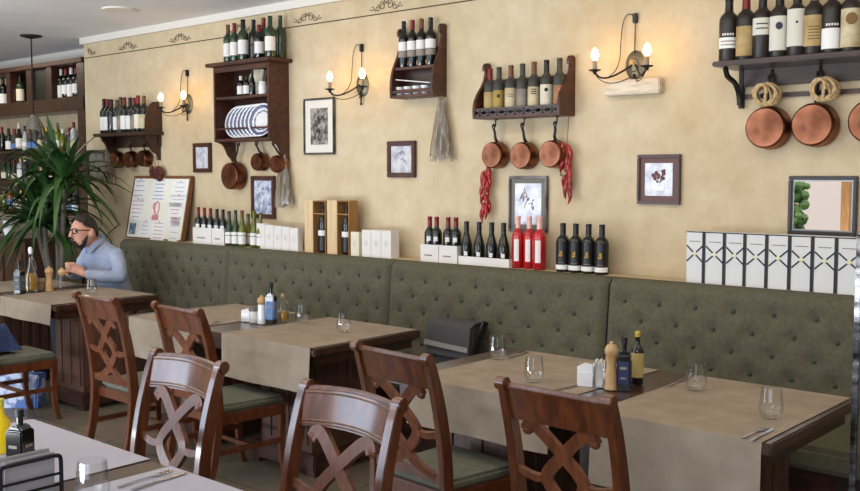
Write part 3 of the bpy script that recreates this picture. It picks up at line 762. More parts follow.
# ------------------------------------------------------------ menu board
PYR[0] = 200
lx0, lx1, mz0, mz1 = -7.99, -7.11, LZ + .001, ZY(163, 177.5, 4.96)
mh = mz1 - mz0; ang = math.atan2(.11, mh)
mb_ = thing('menu_board', 'cream pinned menu board with brown frame leaning on the ledge', 'menu board', ((lx0 + lx1) / 2, 4.868, mz0)); mb_.rotation_euler = (-ang, 0, 0)
w2 = (lx1 - lx0) / 2; L_ = mh / math.cos(ang)
m = MB().box(-w2, w2, .0, .016, 0, L_)
m.build('backing_board', mat('cork', (104, 66, 40), .8), mb_, .003)
m = MB().box(w2 - .016, w2 + .01, -.016, .018, 0.0, L_ + .012).box(-w2 - .006, w2 - .0281, -.012, .018, L_ - .012, L_ + .012).box(-w2 - .006, -w2 + .008, -.012, .018, 0, L_ - .0121)
m.build('frame', mat('tan_frame', (118, 76, 44), .5), mb_, .002)
sh_ = MB().box(-w2 + .002, w2 - .018, -.005, -.0005, .01, L_ - .008).build('cream_sheet', mat('board_sheet', (236, 231, 214), .7), mb_)
cols = [(-.36, .19), (-.03, .22), (.27, .22)]; rnd = random.Random(11)
def lines(nm, col, cx, wd, z0, n, dz=.018, th=.008):
    m = MB()
    for k in range(n):
        l = wd * rnd.uniform(.55, 1); m.box(cx - l / 2, cx + l / 2, -.0085, -.0075, z0 - k * dz, z0 - k * dz + th)
    m.build(nm, col, sh_)
def note(cx, cz, wd, hg, col=WHITE): MB().box(cx - wd / 2, cx + wd / 2, -.0072, -.0055, cz - hg / 2, cz + hg / 2).build('pinned_note', col, sh_)
HH = L_
PALEB = mat('note_blue', (206, 208, 226), .8); PALEP = mat('note_grey', (196, 190, 192), .8)
for (cx, cz, wd, hg, cl, nm, n, ink) in ((-.33, .80, .2, .2, PALEB, 'printed_text', 4, INKB), (-.02, .80, .22, .22, WHITE, 'printed_text', 6, INKB), (.29, .82, .24, .14, WHITE, 'printed_heading', 3, INKB), (.29, .63, .24, .11, WHITE, 'printed_heading', 3, INKB),
        (-.33, .47, .22, .2, WHITE, 'printed_text', 5, INKR), (.27, .42, .2, .2, PALEP, 'printed_text', 5, INKR), (-.15, .16, .16, .16, PALEB, 'printed_text', 4, INKB), (.06, .14, .2, .18, WHITE, 'printed_text', 5, INKR), (.3, .16, .13, .24, WHITE, 'printed_text', 4, PALEP)):
    note(cx, cz * HH, wd, hg); lines(nm, ink, cx, wd * .85, cz * HH + hg * .36, n, hg / (n + .6), hg * .032)
    MB().ball((cx, -.008, cz * HH + hg * .46), .007, 8, 5).build('pin', INKR, sh_)
MB().box(-.40, -.3, -.0085, -.006, .06 * HH, .24 * HH).build('photo_note', mat('note_photo', (70, 92, 118), .6, 0, (150, 170, 190), 20), sh_)
m = MB().tube(bez((-.05, -.008, .58 * HH), (-.1, -.008, .52 * HH), (-.02, -.008, .46 * HH), (-.03, -.008, .40 * HH), 8), .008, 5).tube([(-.01 + .035 * math.sin(q), -.008, .50 * HH + .06 * math.cos(q)) for q in [k * PI / 8 for k in range(16)]], .005, 5, closed=True)
m.build('red_drawing', INKR, sh_)
MB().box(-.07, .03, -.0085, -.006, .31 * HH, .39 * HH).build('red_square', INKR, sh_)

# ------------------------------------------------------------ plate rack cabinet
CYf = 4.8; PYR[0] = 100
Xl, Xr = CYf * rx(213.5), CYf * rx(269)
Zt, Zb = ZY(266, 57.5, CYf), ZY(269, 140, CYf)
cb = thing('plate_rack', 'dark brown wall cupboard with standing plates and bottles on top', 'cupboard', ((Xl + Xr) / 2, WY, Zb)); hw = (Xr - Xl) / 2; hh = Zt - Zb; dp = WY - CYf
for s in (-1, 1):
    x = s * (hw - .012)
    poly = [(-dp, 0), (-dp, hh - .03), (-.002, hh - .03), (-.002, -.16), (-.03, -.16)] + [(p.x, p.y) for p in bez((-.05, -.13, 0), (-.1, -.1, 0), (-.09, -.02, 0), (-.16, -.01, 0), 8)]
    MB().prism(poly, x - .012, x + .012, 'x').build('side_panel', SHWOOD, cb, .002)
MB().box(-hw + .025, hw - .025, -.016, -.003, .0, hh - .03).build('back_panel', DWOOD, cb)
MB().box(-hw - .05, hw + .05, -dp - .045, -.002, hh - .0295, hh).build('top_board', SHWOOD, cb, .006)
MB().box(-hw + .0245, hw - .0245, -dp + .002, -.017, hh - .1, hh - .031).build('cornice_rail', SHWOOD, cb, .003) if False else MB().box(-hw + .0245, hw - .0245, -dp, -dp + .018, hh - .075, hh - .031).build('cornice_rail', SHWOOD, cb, .003)
zmid = ZY(240, 95.5, CYf) - Zb
MB().box(-hw + .0245, hw - .0245, -dp + .004, -.017, zmid - .02, zmid).build('shelf', SHWOOD, cb, .003)
MB().box(-hw + .0245, hw - .0245, -dp, -.017, 0, .022).build('shelf', SHWOOD, cb, .003)
MB().tube([(-hw + .025, -dp + .012, .1), (hw - .025, -dp + .012, .1)], .007, 8).build('plate_rail', SHWOOD, cb)
pl_me = MB().lathe([(0, .0), (.07, 0), (.08, .006), (.118, .02), (.13, .024), (.131, .027), (.117, .024), (.078, .011), (0, .006)], 28).mesh('plate', CHINA)
for k in range(7):
    x = (Xl + Xr) / 2 - hw + .155 + k * .066
    o = link('plate', pl_me, None, (x, CYf + .135 - .013 * k, Zb + .154), None)
    n = Vector((.16, -.96, .2)).normalized(); o.rotation_euler = n.to_track_quat('Z', 'Y').to_euler()
    tag(o, '%s blue rimmed plate from the lamp side standing in the rack' % ORD[k], 'plate', 'plates standing in the rack')
zc = Zb + zmid + .0005
for k, px in enumerate((230, 236)): bottle('%s small dark bottle inside the plate rack top compartment' % ORD[k], (CYf * rx(px) + .05, CYf + .07, zc), .16, .03, foil=[WHITEF, BLACKF][k], lab=WHITE, lz=(.1, .5), rz=.8, group='small bottles inside the plate rack')
bottle('slim dark bottle in front of the cream bag in the plate rack', ((CYf + .05) * rx(252.5), CYf + .05, zc), .2, .026, 'burgundy', foil=BLACKF, lab=None, rz=.8)
bx_ = (CYf + .13) * rx(256)
t = thing('paper_bag', 'cream folded paper bag standing inside the plate rack top compartment', 'bag', (bx_, CYf + .13, zc), .3)
MB().prism([(-.08, 0), (.08, 0), (.075, .12), (.095, .2), (-.02, .2), (-.07, .1)], -.03, .03, 'y').build('bag_body', CREAM, t, .006)
MB().box(-.015, .095, -.034, .034, .19, .205).build('folded_top', CREAM, t, .003)
j = thing('jar', 'small white jar beside the cream bag in the plate rack', 'jar', ((CYf + .05) * rx(263), CYf + .05, zc))
MB().lathe([(0, 0), (.032, 0), (.034, .01), (.034, .07), (.028, .08), (0, .08)], 16).build('jar_body', CERAM, j)
MB().lathe([(0, .0801), (.03, .0801), (.03, .098), (0, .1)], 16).build('lid', MATW, j)
for k, (px, Y, hgt, fl, lb, gl, wh) in enumerate(((229, 4.845, .30, BROWNF, WHITE, GREENB, 'with torn white label above the lamp side corner'), (235.5, 4.83, .30, REDF, WHITE, GREENB, 'red capped, second from the lamp side'),
        (244, 4.84, .32, BLACKF, WHITE, GREENB, 'broad with white square label'), (254.5, 4.9, .32, BLACKF, None, GREENG, 'dark and unlabelled, half hidden'), (260, 4.84, .26, REDF, WHITE, GREENG, 'short with small white label'),
        (264.5, 4.9, .32, REDF, OLDL, GREENB, 'red capped with aged label'), (271, 4.83, .31, GREENB, WHITE, GREENB, 'with pale label at front corner'), (281, 4.95, .33, GREENB, None, GREENB, 'plain green against the wall'))):
    bottle('wine bottle on the plate rack top, ' + wh, (Y * rx(px), Y, Zt + .0005), hgt, .038 if k not in (2, 6) else .042, foil=fl, lab=lb, glass=gl, lz=(.16, .5), rz=.8, group='bottles on top of the plate rack')
ck = [onY(239, 141, WY - .05), onY(257, 139, WY - .05), onY(274, 141, WY - .05)]
for c in ck: hook(cb, c.x - cb.location.x, .0 + .005, -.04)
pan('largest copper pan below the plate rack', 228, 176, .11, .09, (ck[0].x, WY - .06, Zb - .02), group='copper pans on hooks')
pan('smallest copper pan below the plate rack, in the middle', 255, 162, .069, .075, (ck[1].x, WY - .06, Zb - .02), group='copper pans on hooks')
p3 = pan('copper pan turned sideways beside the wrapped bundle under the plate rack', 274, 164, .068, .085, (ck[2].x, WY - .06, Zb - .02), group='copper pans on hooks')
bundle('cellophane wrapped dried bundle hanging at the plate rack side panel', 283, 150, 206, .2)

# ------------------------------------------------------------ small two-tier bottle shelf
def wall_rack(label, pxw, pxf, pxl, pyb, pyt, name='bottle_rack'):
    Xr_ = WY * rx(pxw); Yf = Xr_ / rx(pxf); Xl_ = Yf * rx(pxl)
    Zb_ = ZY(pxf, pyb, Yf); Zt_ = ZY(pxw - 2, pyt, WY - .03)
    t = thing(name, label, 'shelf', ((Xl_ + Xr_) / 2, WY, Zb_)); hw_ = (Xr_ - Xl_) / 2
    for s in (-1, 1):
        x = s * (hw_ - .011)
        poly = [(y - WY, z - Zb_) for y, z in side_poly(Zb_, Zt_, Yf)]
        MB().prism(poly, x - .011, x + .011, 'x').build('side_panel', SHWOOD, t, .002)
    return t, hw_, Yf - WY, Zt_ - Zb_, Xl_, Yf, Zb_
PYR[0] = 60
t2, hw, yf, hh, Xl, Yf, Zb = wall_rack('small dark two-tier wall shelf holding four white labelled bottles', 447, 433, 389.5, 95.5, 23)
zmid = ZY(415, 66.5, Yf + .05) - Zb
MB().box(-hw + .0225, hw - .0225, yf, -.003, 0, .018).build('lower_shelf', SHWOOD, t2, .002)
MB().box(-hw + .0225, hw - .0225, yf + .03, -.003, zmid - .018, zmid).build('upper_shelf', SHWOOD, t2, .002)
MB().box(-hw + .0225, hw - .0225, -.02, -.003, .0181, zmid - .0181).build('back_panel', DWOOD, t2, .001)
MB().box(-hw + .0225, hw - .0225, -.02, -.003, zmid + .08, zmid + .13).build('back_rail', SHWOOD, t2, .001)
MB().box(-hw + .0225, hw - .0225, yf + .002, yf + .014, .03, .05).build('front_rail', SHWOOD, t2, .001)
for k, px in enumerate((403.8, 412.6, 421.6, 430.8)):
    Y = Yf + .085
    bottle('%s dark bottle from the lamp side on the small two-tier shelf' % ORD[k], (Y * rx(px), Y, Zb + zmid + .0005), .315, .036, foil=[BLACKF, REDF, BROWNF, BLACKF][k], lab=WHITE, lz=(.36, .55), half=1.4, rz=.6, group='bottles on the small two-tier shelf', band=(GREYL, .22, .35))
cup = MB().lathe([(0, 0), (.022, 0), (.026, .012), (.03, .055), (.032, .06), (.027, .056), (.02, .014), (0, .012)], 16).mesh('cup_body', CERAM)
for k, px in enumerate((399.5, 408, 416.5, 425)):
    Y = Yf + .07
    u = thing('cup', '%s white cup from the lamp side on the two-tier shelf lower level' % ORD[k], 'cup', (Y * rx(px), Y, Zb + .0185), .5, 'cups on the lower tier of the small shelf')
    link('cup_body', cup, u)
    MB().lathe([(.0285, .028), (.0298, .04)], 16).build('brown_band', BROWNF, u, fix=False)
    MB().tube(bez((.028, 0, .05), (.055, 0, .05), (.05, 0, .015), (.025, 0, .018), 8), .004, 6).build('handle', CERAM, u)
Y = Yf + .06
o = MB().box(-.16, .15, -.05, .06, 0, .006, Matrix.Rotation(.12, 4, 'Y')).build('folded_papers', WHITE, None, 0, loc=((Xl + WY * rx(447)) / 2 - .0, Y + .01, Zb + .0185 + .085))
tag(o, 'white folded papers lying across the cups on the small shelf', 'papers')
bundle('cellophane wrapped dried bundle hanging below the small two-tier shelf', 441, 96, 159, .19)

# ------------------------------------------------------------ seven-bottle shelf
PYR[0] = 90
t3, hw, yf, hh, Xl, Yf, Zb = wall_rack('dark wooden gallery shelf holding seven dusty wine bottles', 575.5, 560, 472.5, 115, 55)
MB().box(-hw + .0225, hw - .0225, yf, -.003, 0, .018).build('shelf_board', SHWOOD, t3, .002)
MB().box(-hw + .0225, hw - .0225, -.02, -.003, .2, .25).build('back_rail', SHWOOD, t3, .002)
g = MB().box(-hw + .0225, hw - .0225, yf + .001, yf + .013, .052, .064)
nn = 9
for k in range(nn):
    xa, xb = -hw + .0225 + (2 * hw - .045) * k / nn, -hw + .0225 + (2 * hw - .045) * (k + 1) / nn
    g.bar(bez((xa, yf + .007, .02), ((xa + xb) / 2, yf + .007, .02), ((xa + xb) / 2, yf + .007, .052), (xb, yf + .007, .052), 6), .007, .01, (0, 1, 0))
    g.bar(bez((xb, yf + .007, .02), ((xa + xb) / 2, yf + .007, .02), ((xa + xb) / 2, yf + .007, .052), (xa, yf + .007, .052), 6), .007, .01, (0, 1, 0))
g.build('gallery_rail', DWOOD, t3)
d7 = [(490, REDF, TAN, 'red capped'), (499, DUSTG, mat('mustard_label', (170, 146, 72), .7, 0, (150, 124, 58), 14), 'olive labelled'), (511, BROWNF, OLDL, 'brown capped low labelled'), (522.5, DUSTG, GREYL, 'grey labelled'), (534, BROWNF, OLDL, 'cream labelled with black writing'), (546.5, BLACKF, mat('pale_label', (214, 208, 186), .7), 'pale labelled white collared'), (559.5, DUSTG, mat('orange_label', (168, 122, 82), .7, 0, (140, 100, 66), 14), 'orange labelled')]
for k, (px, fl, lb, wd) in enumerate(d7):
    Y = Yf + .085
    bottle('dusty %s wine bottle, %s from the lamp on the gallery shelf' % (wd, ORD[6 - k]), (Y * rx(px), Y, Zb + .0185), .298 + .004 * k, .0385, glass=DUSTG, foil=fl, lab=lb, lz=(.16, .5 + .02 * (k % 3)), half=1.25, rz=.55, group='dusty bottles on the gallery shelf',
           emblem=[emblem_lines(.3, .34, 2, TAN), emblem_disc(.4, .01, TINY), emblem_lines(.36, .4, 2, GREYL), emblem_lines(.26, .44, 3, GREYL), emblem_lines(.38, .46, 3, TINY, .4), emblem_disc(.44, .011, TINY), emblem_disc(.42, .008, INKR)][k], fz=.76,
           band=(WHITEF, .8, .82) if False else None)
for k, (px, py, hp) in enumerate(((490.5, 155, 495), (519.5, 155.5, 523.5), (549, 154, 556.5))):
    hx = XY(hp, WY - .06); hook(t3, hx - t3.location.x, -.013, -.05)
    pan(['copper pan with chili string below it, under the gallery shelf', 'middle copper pan hanging under the gallery shelf', 'copper pan beside hanging red chilies under the gallery shelf'][k], px, py, .083, .075, (hx, WY - .072, Zb - .045), group='copper pans on hooks')
def chilis(label, px, y0, ya, yb_, n, seed):
    a, b, c = onY(px, y0, WY - .05), onY(px, ya, WY - .05), onY(px, yb_, WY - .05); rnd = random.Random(seed)
    t = thing('chili_string', label, 'chilies', (a.x, WY - .05, a.z))
    h1, h2 = b.z - a.z, c.z - a.z
    MB().tube([(0, .02, 0), (.002, 0, h1), (0, 0, h2 * .8)], .003, 5).build('string', STRING, t)
    for k in range(n):
        z = h1 + (h2 - h1) * (k / n) * .72; q = rnd.uniform(0, 2 * PI); dx = .028 * math.cos(q); dy = .014 * math.sin(q) - .008
        l = rnd.uniform(.07, .11)
        m = MB().tube(bez((dx * .4, dy, z), (dx * 1.3, dy, z - l * .3), (dx * 1.5, dy, z - l * .7), (dx * .9 + rnd.uniform(-.012, .012), dy, z - l), 8), [.004, .011, .0135, .0135, .0125, .010, .008, .005, .001], 8)
        m.build('chili_pepper', PEPPER, t)
    m = MB()
    for k in range(7): m.ball((rnd.uniform(-.03, -.005), rnd.uniform(-.02, 0), h1 + (h2 - h1) * rnd.uniform(.35, .6)), (.012, .004, .009), 8, 5, Matrix.Rotation(rnd.uniform(0, 3), 3, 'Y'))
    m.build('dried_leaves', mat('dried_leaf', (88, 92, 56), .8), t)
    return t
chilis('red chili string hanging beneath the first copper pan of the gallery shelf', 486.5, 160, 166, 226, 18, 1)
chilis('red chili string hanging from the gallery shelf side panel', 567, 116, 142, 207, 20, 5)

# ------------------------------------------------------------ large bottle shelf on the wall
RYf = 4.72; PYR[0] = 45
X0, X1 = RYf * rx(712), RYf * rx(712) + 2.0; Zs = ZY(714, 61.5, RYf)
rs = thing('bottle_shelf', 'dark shelf with iron bracket carrying eight large dusty bottles', 'shelf', ((X0 + X1) / 2, WY, Zs)); hw = (X1 - X0) / 2
MB().box(-hw, hw, RYf - WY, -.002, -.026, 0).build('shelf_board', DWOOD, rs, .006)
xa = WY * rx(746) - rs.location.x
MB().box(xa, hw - .04, -.025, -.002, -.115, -.0261).build('back_rail', DWOOD, rs, .003)
MB().bar(smooth([(xa - .01, -.22, -.03), (xa - .01, -.19, -.07), (xa - .01, -.1, -.1), (xa - .01, -.055, -.15), (xa - .01, -.04, -.21)], 5), .022, .02, (1, 0, 0)).box(xa - .022, xa + .002, -.03, -.002, -.225, -.0262).build('bracket', IRON, rs, .002)
MB().bar([(xa, -.012, -.165), (hw - .04, -.012, -.165)], .024, .012, (0, 0, 1)).build('hanging_rail', DWOOD, rs)
MB().box(hw - .06, hw - .04, -.2, -.002, -.225, -.0262).build('bracket', IRON, rs, .002)
mg = [(728.5, BLACKF, 'with white band under raised lettering', WHITE, (.2, .37)), (745.5, REDF, 'tan labelled with red capsule', TAN, (.06, .52)), (762, BLACKF, 'black with short white label', mat('off_white_label', (214, 210, 196), .75), (.36, .62)),
      (779, BLACKF, 'white labelled with round dark emblem', mat('off_white_label', (0, 0, 0)), (.1, .62)), (796.5, BLACKF, 'tall white labelled with tiny mark', mat('off_white_label', (0, 0, 0)), (.14, .7)), (813.5, BROWNF, 'tan labelled with arched top', TAN, (.12, .58)),
      (831.5, BLACKF, 'black with white lettering over low white label', WHITE, (.06, .36)), (850.5, BROWNF, 'tan labelled with leafy picture', OLDL, (.06, .62))]
ems = [emblem_lines(.245, .3, 2, GREYL, .8), None, emblem_lines(.45, .52, 2, TINY, .6), emblem_disc(.47, .017, mat('ink_navy', (48, 46, 72), .7)), emblem_disc(.5, .006, mat('ink_navy', (0, 0, 0))), emblem_lines(.22, .4, 5, mat('sepia', (128, 98, 58), .8), .55), None, emblem_disc(.47, .026, mat('sepia', (0, 0, 0)))]
for k, (px, fl, wd, lb, lz) in enumerate(mg):
    Y = RYf + .065
    t = bottle('large dusty bottle on the big wall shelf, ' + wd, (Y * rx(px), Y, Zs + .0005), .318, .0475, 'magnum', MAGG, fl, lb, lz, 1.2, .35, 'large bottles on the big wall shelf', emblem=ems[k])
    if k in (0, 6):
        m = MB(); R_ = .0489
        for j in range(5):
            q = -PI / 2 - .5 + j * .25
            m.box(-.004, .004, -.001, .001, 0, .011, Matrix.Translation((R_ * math.cos(q), R_ * math.sin(q), .318 * (.4 if k == 0 else .395))) @ Matrix.Rotation(q + PI / 2, 4, 'Z'))
        m.build('raised_lettering', WHITEF, t)
for k, (px, hp) in enumerate(((764, 772), (811, 820.5), (869.5, 880))):
    py = [127.5, 124.5, 121][k]
    hx = XY(hp, WY - .04); hz = ZY(hp, [72, 68, 64][k], WY - .04)
    hook(rs, hx - rs.location.x, hz - Zs, -.035)
    pan(['copper pan nearest the iron bracket below the large bottle shelf', 'middle large copper pan below the large bottle shelf', 'copper pan cut by the frame edge below the large shelf'][k], px, py, .107, .08, (hx, WY - .055, hz - .03), group='copper pans on hooks')
    if k < 2:
        cx = XY([767, 825][k], WY - .09); cz = ZY(800, [93, 91][k], WY - .08); rnd = random.Random(k)
        t = thing('rope_coil', ['rope coil wound on the pan handle nearest the iron bracket', 'rope coil wound on the handle of the middle large pan'][k], 'rope', (cx, WY - .085, cz), 0, 'rope coils')
        pts = []
        for j in range(8 * 14):
            q = j / 14 * 2 * PI; lp = j / 14; tl = (lp - 4) * .2
            p = Vector((.062 * math.cos(q), 0, .056 * math.sin(q))); p = Matrix.Rotation(tl, 3, 'Z') @ Matrix.Rotation(.5 * math.sin(lp * 2.1), 3, 'X') @ p
            pts.append(p + Vector(((lp - 4.5) * .004, -.012 * math.cos(lp * 1.7), rnd.uniform(-.002, .002))))
        MB().tube(pts, .0066, 7).build('rope', ROPE, t)
        MB().tube([(-.0, .03, .055), (.012, -.015, .058), (.012, -.03, .03), (0, -.02, -.05)], .008, 7).build('rope_end', ROPE, t)
# ------------------------------------------------------------ things on the ledge above the bench
LY = 4.87; PYR[0] = 245
LZ1 = LZ + .0005
def lx(px, Y=LY): return Y * rx(px)
def open_carton(label, pa, pb, hgt, Y0=4.826, Y1=4.914, group='open white bottle cartons on the ledge', marks=True):
    xa, xb = Y0 * rx(pa), Y0 * rx(pb); w_ = (xb - xa) / 2
    t = thing('bottle_carton', label, 'carton', ((xa + xb) / 2, (Y0 + Y1) / 2, LZ1), 0, group); d = (Y1 - Y0) / 2
    m = MB().box(-w_, w_, -d, -d + .002, 0, hgt).box(-w_, w_, d - .002, d, 0, hgt).box(-w_, -w_ + .002, -d + .0021, d - .0021, 0, hgt).box(w_ - .002, w_, -d + .0021, d - .0021, 0, hgt).box(-w_ + .0021, w_ - .0021, -d + .0021, d - .0021, 0, .002)
    m.build('carton_body', BOXW, t)
    if marks:
        m = MB().box(-w_ * .55, w_ * .3, -d - .001, -d - .0002, hgt * .34, hgt * .42)
        m.build('printed_logo', GREYL, t)
    return t
open_carton('open white carton of dark wine bottles touching the menu board', 193, 211.5, .135)
open_carton('open white carton with grey printed patch beside the olive bottles', 212, 224, .135)
for k, px in enumerate((199, 205, 211, 217.5, 223.5)):
    bottle('%s dark wine bottle from the menu board, necks rising from white cartons' % ORD[k], (lx(px), LY, LZ1 + .0022), .30 - .003 * k, .032, foil=[REDF, REDF, REDF, BLACKF, BLACKF][k], lab=WHITE, lz=(.44, .54), half=.5, rz=.6, group='dark bottles in cartons by the menu board')
for k, (px, gl, hh_) in enumerate(((229.5, GREENB, .28), (236, GREENB, .29), (242.5, LIGHTG, .29), (254.5, LIGHTG, .29), (261, LIGHTG, .28), (248.5, LIGHTG, .26))):
    k2 = [0, 1, 2, 4, 5, 3][k]
    bottle('%s green white wine bottle counting from the dark ones toward the white boxes' % ORD[k2], (lx(px, 4.85 if k != 5 else 4.93), 4.85 if k != 5 else 4.93, LZ1), hh_, .033, 'burgundy', gl, GREENB if k < 2 else BROWNF if k == 2 else LIGHTG, WHITE, (.08, .30), 1.2, .6, 'green bottles on the ledge', band=(WHITE, .32, .40), fz=.8)
BOXLAB = ['tall white wine box nearest the green bottles', 'second white wine box in the row of five on the ledge', 'middle white wine box in the row of five on the ledge', 'fourth white wine box in the row of five on the ledge', 'white wine box at the wooden crate end of the row of five']
bpx = [256.5, 265, 273.5, 281.5, 289.7, 298]
def carton_box(label, pa, pb, ptop, Y0, Y1, grp, kk=0, m_=None):
    xa, xb = Y0 * rx(pa) + .001, Y0 * rx(pb) - .001; zt = ZY((pa + pb) / 2, ptop, Y0) - LZ1; w_ = (xb - xa) / 2
    t = thing('wine_box', label, 'box', ((xa + xb) / 2, Y0, LZ1), 0, grp)
    MB().box(-w_, w_, 0, Y1 - Y0, 0, zt).build('box_body', m_ or BOXW, t, .002)
    e = MB().box(-w_ * .35, w_ * .35, -.0012, -.0003, zt * .48, zt * .5).box(-w_ * .25, w_ * .25, -.0012, -.0003, zt * .42, zt * .445)
    e.tube([(.012 * math.cos(q), -.0008, zt * .56 + .012 * math.sin(q)) for q in [j * PI / 6 for j in range(12)]], .0015, 4, closed=True)
    e.build('printed_logo', mat('faint_print', (196, 188, 178), .7), t)
    return t
for k in range(5): carton_box(BOXLAB[k], bpx[k], bpx[k + 1], [223.5, 225, 226, 227, 228][k], 4.825, 4.872, 'white wine boxes in a row of five')
def crate(label, pl, pa, pb, ptop, wh, grp='open wooden wine crates on the ledge'):
    Y0, Y1 = 4.826, 4.914
    xa, xb, xl = Y0 * rx(pa), Y0 * rx(pb), Y0 * rx(pl); zt = ZY(pa, ptop, Y0) - LZ1; w_ = (xb - xa) / 2; d = Y1 - Y0
    t = thing('wine_crate', label, 'wooden crate', ((xa + xb) / 2, Y0, LZ1), 0, grp)
    MB().box(-w_, -w_ + .006, 0, d, 0, zt).box(w_ - .006, w_, 0, d, 0, zt).box(-w_ + .0061, w_ - .0061, d - .006, d, 0, zt).box(-w_ + .0061, w_ - .0061, 0, d - .0061, 0, .002).box(-w_ + .0061, w_ - .0061, 0, d - .0061, zt - .006, zt).box(-w_ + .0061, w_ - .0061, .001, .004, zt * .74, zt * .76).build('crate_body', CRATED, t)
    MB().box(-w_ + .0062, w_ - .0062, d - .0075, d - .0061, .0021, zt - .0061).build('cavity_shade', mat('crate_cavity_shade', (88, 62, 38), .7), t)  # dark sheet standing in for the shade inside the open crate
    MB().box(xl - (xa + xb) / 2 + .002, -w_ - .0005, .0, .012, 0, zt).build('lid', CRATE, t, .001)
    Hb = min(.35, zt - .02)
    b = bottle('tall dark bottle inside the open wooden crate ' + wh, ((xa + xb) / 2, Y0 + .041, LZ1 + .0025), Hb, min(.036, w_ - .0075), glass=GREENG, foil=BLACKF, lab=BLACKP, lz=(.05, .5), half=1.2, rz=.3, group='bottles in wooden crates', band=(WHITE, .36, .47))
crate('open wooden crate with lid, next to the white boxes, holding a bottle', 304.5, 313, 325.5, 200.5, 'next to the white boxes')
crate('open wooden crate with orange side, next to the small cream box', 327, 337, 349, 200.5, 'next to the small cream box')
carton_box('small cream box standing against the wooden crate', 350.5, 359, 232, 4.815, 4.85, 'small cream boxes', m_=CREAM)
for k in range(3): carton_box(['white wine box of the group of three, beside the small cream box', 'middle white wine box of the group of three', 'white wine box of the group of three, towards the red capped bottles'][k], [361.5, 371, 381, 391][k], [361.5, 371, 381, 391][k + 1], 230 + .4 * k, 4.82, 4.905, 'white wine boxes in a group of three')
# middle bottles
open_carton('open white carton under the two red capped bottles beside bare wall', 420.5, 438.3, .115)
open_carton('open white carton under the two red capped bottles beside black ones', 439, 457, .115)
for k, px in enumerate((429.5, 437.7, 448, 457)):
    xx = lx(px)
    bottle('%s red capped wine bottle from the bare wall side, in white carton' % ORD[k], (xx - (.008 if k % 2 else 0) + (.003 if k % 2 == 0 else 0), LY, LZ1 + .0025), .295, .036, foil=REDF, lab=WHITE, lz=(.46, .56), half=.35, rz=.5, group='red capped bottles in cartons')
open_carton('low white tray carton under four black sloping bottles', 458.5, 509, .055, 4.818, 4.92, marks=False)
for k, px in enumerate((466.5, 479, 491.5, 503.5)):
    bottle('%s black sloping shouldered bottle from the red caps in the low tray' % ORD[k], (lx(px), 4.872, LZ1 + .0025), .272, .038, 'burgundy', GREENG, BLACKF, WHITE, (.2, .3), .3, .5, 'black sloping bottles in the low tray')
for k, px in enumerate((517, 527.3, 539.5)):
    t = bottle('%s pink wine bottle from the black bottles beneath the pewter picture' % ORD[k], (lx(px), LY + [.01, .02, 0][k], LZ1), .32, [.037, .036, .042][k], 'bordeaux', ROSE, PINKF, WHITE, (.14, .56), [.4, .42, .4][k], .35, 'pink wine bottles on the ledge', fz=.74)
def gold3(l, R_, H_):
    z = .38 * H_; y = -R_ - .002
    m = MB().tube(smooth([(-.008, y, z + .012), (.004, y, z + .016), (.007, y, z + .007), (-.004, y, z + .002), (.009, y, z - .004), (.003, y, z - .014), (-.012, y, z - .010)], 4), .0038, 5)
    m.build('gold_swirl', GOLDF, l)
    MB().lathe([(R_ + .002, .19 * H_), (R_ + .002, .2 * H_)], 8, None, (-PI / 2 - .5, -PI / 2 + .5)).build('printed_text', GREYL, l, fix=False)
for k, px in enumerate((563, 575.8, 588.6, 602)):
    bottle('%s dark bottle with gold swirl, counted from the pink bottles' % ORD[k], (lx(px), LY, LZ1), .288, .0405, 'bordeaux', GREENG, BLACKF, BLACKP, (.16, .62), 1.2, .28, 'gold swirl bottles on the ledge', band=(WHITE, .055, .15), emblem=gold3)
# white cartons with crossing black lines
cpx = [686.5, 705.5, 726, 746.5, 768.5, 791.5, 814.5, 838.5, 864]
wh8 = ['nearest the flower print', 'second from the flower print side', 'third from the flower print side', 'fourth from the flower print side', 'fifth from the flower print side', 'sixth, beneath the mirror', 'seventh, beneath the mirror', 'cut by the frame edge']
ztop = ZY(700, 231.5, 4.82) - LZ1
for k in range(8):
    xa, xb = 4.82 * rx(cpx[k]) + .001, 4.82 * rx(cpx[k + 1]) - .001; w_ = (xb - xa) / 2
    t = thing('wine_carton', 'tall white carton with crossed black lines, ' + wh8[k], 'carton', ((xa + xb) / 2, 4.82, LZ1), 0, 'white cartons with crossed black lines')
    MB().box(-w_, w_, 0, .085, 0, ztop).build('carton_body', mat('cool_carton', (218, 218, 216), .55), t, .0015)
    MB().box(w_ - .017, w_, -.0015, -.0004, 0.002, ztop - .002).box(-w_, w_, -.0015, -.0004, ztop - .006, ztop - .0008).build('black_edge', TINY, t)
    zc = ztop * .57; m = MB()
    for s in (-1, 1): m.bar([(-w_ + .002, -.001, zc + s * .042), (w_ - .015, -.001, zc - s * .042)], .008, .001, (0, 0, 1))
    m.build('crossed_lines', TINY, t)
    MB().ball((-.007, -.0015, zc), (.013, .002, .011), 8, 5).build('gold_mark', mat('pale_gold', (226, 220, 176), .5), t)
    MB().box(-w_ * .7, w_ * .5, -.0012, -.0004, ztop * .80, ztop * .815).build('printed_text', GREYL, t)

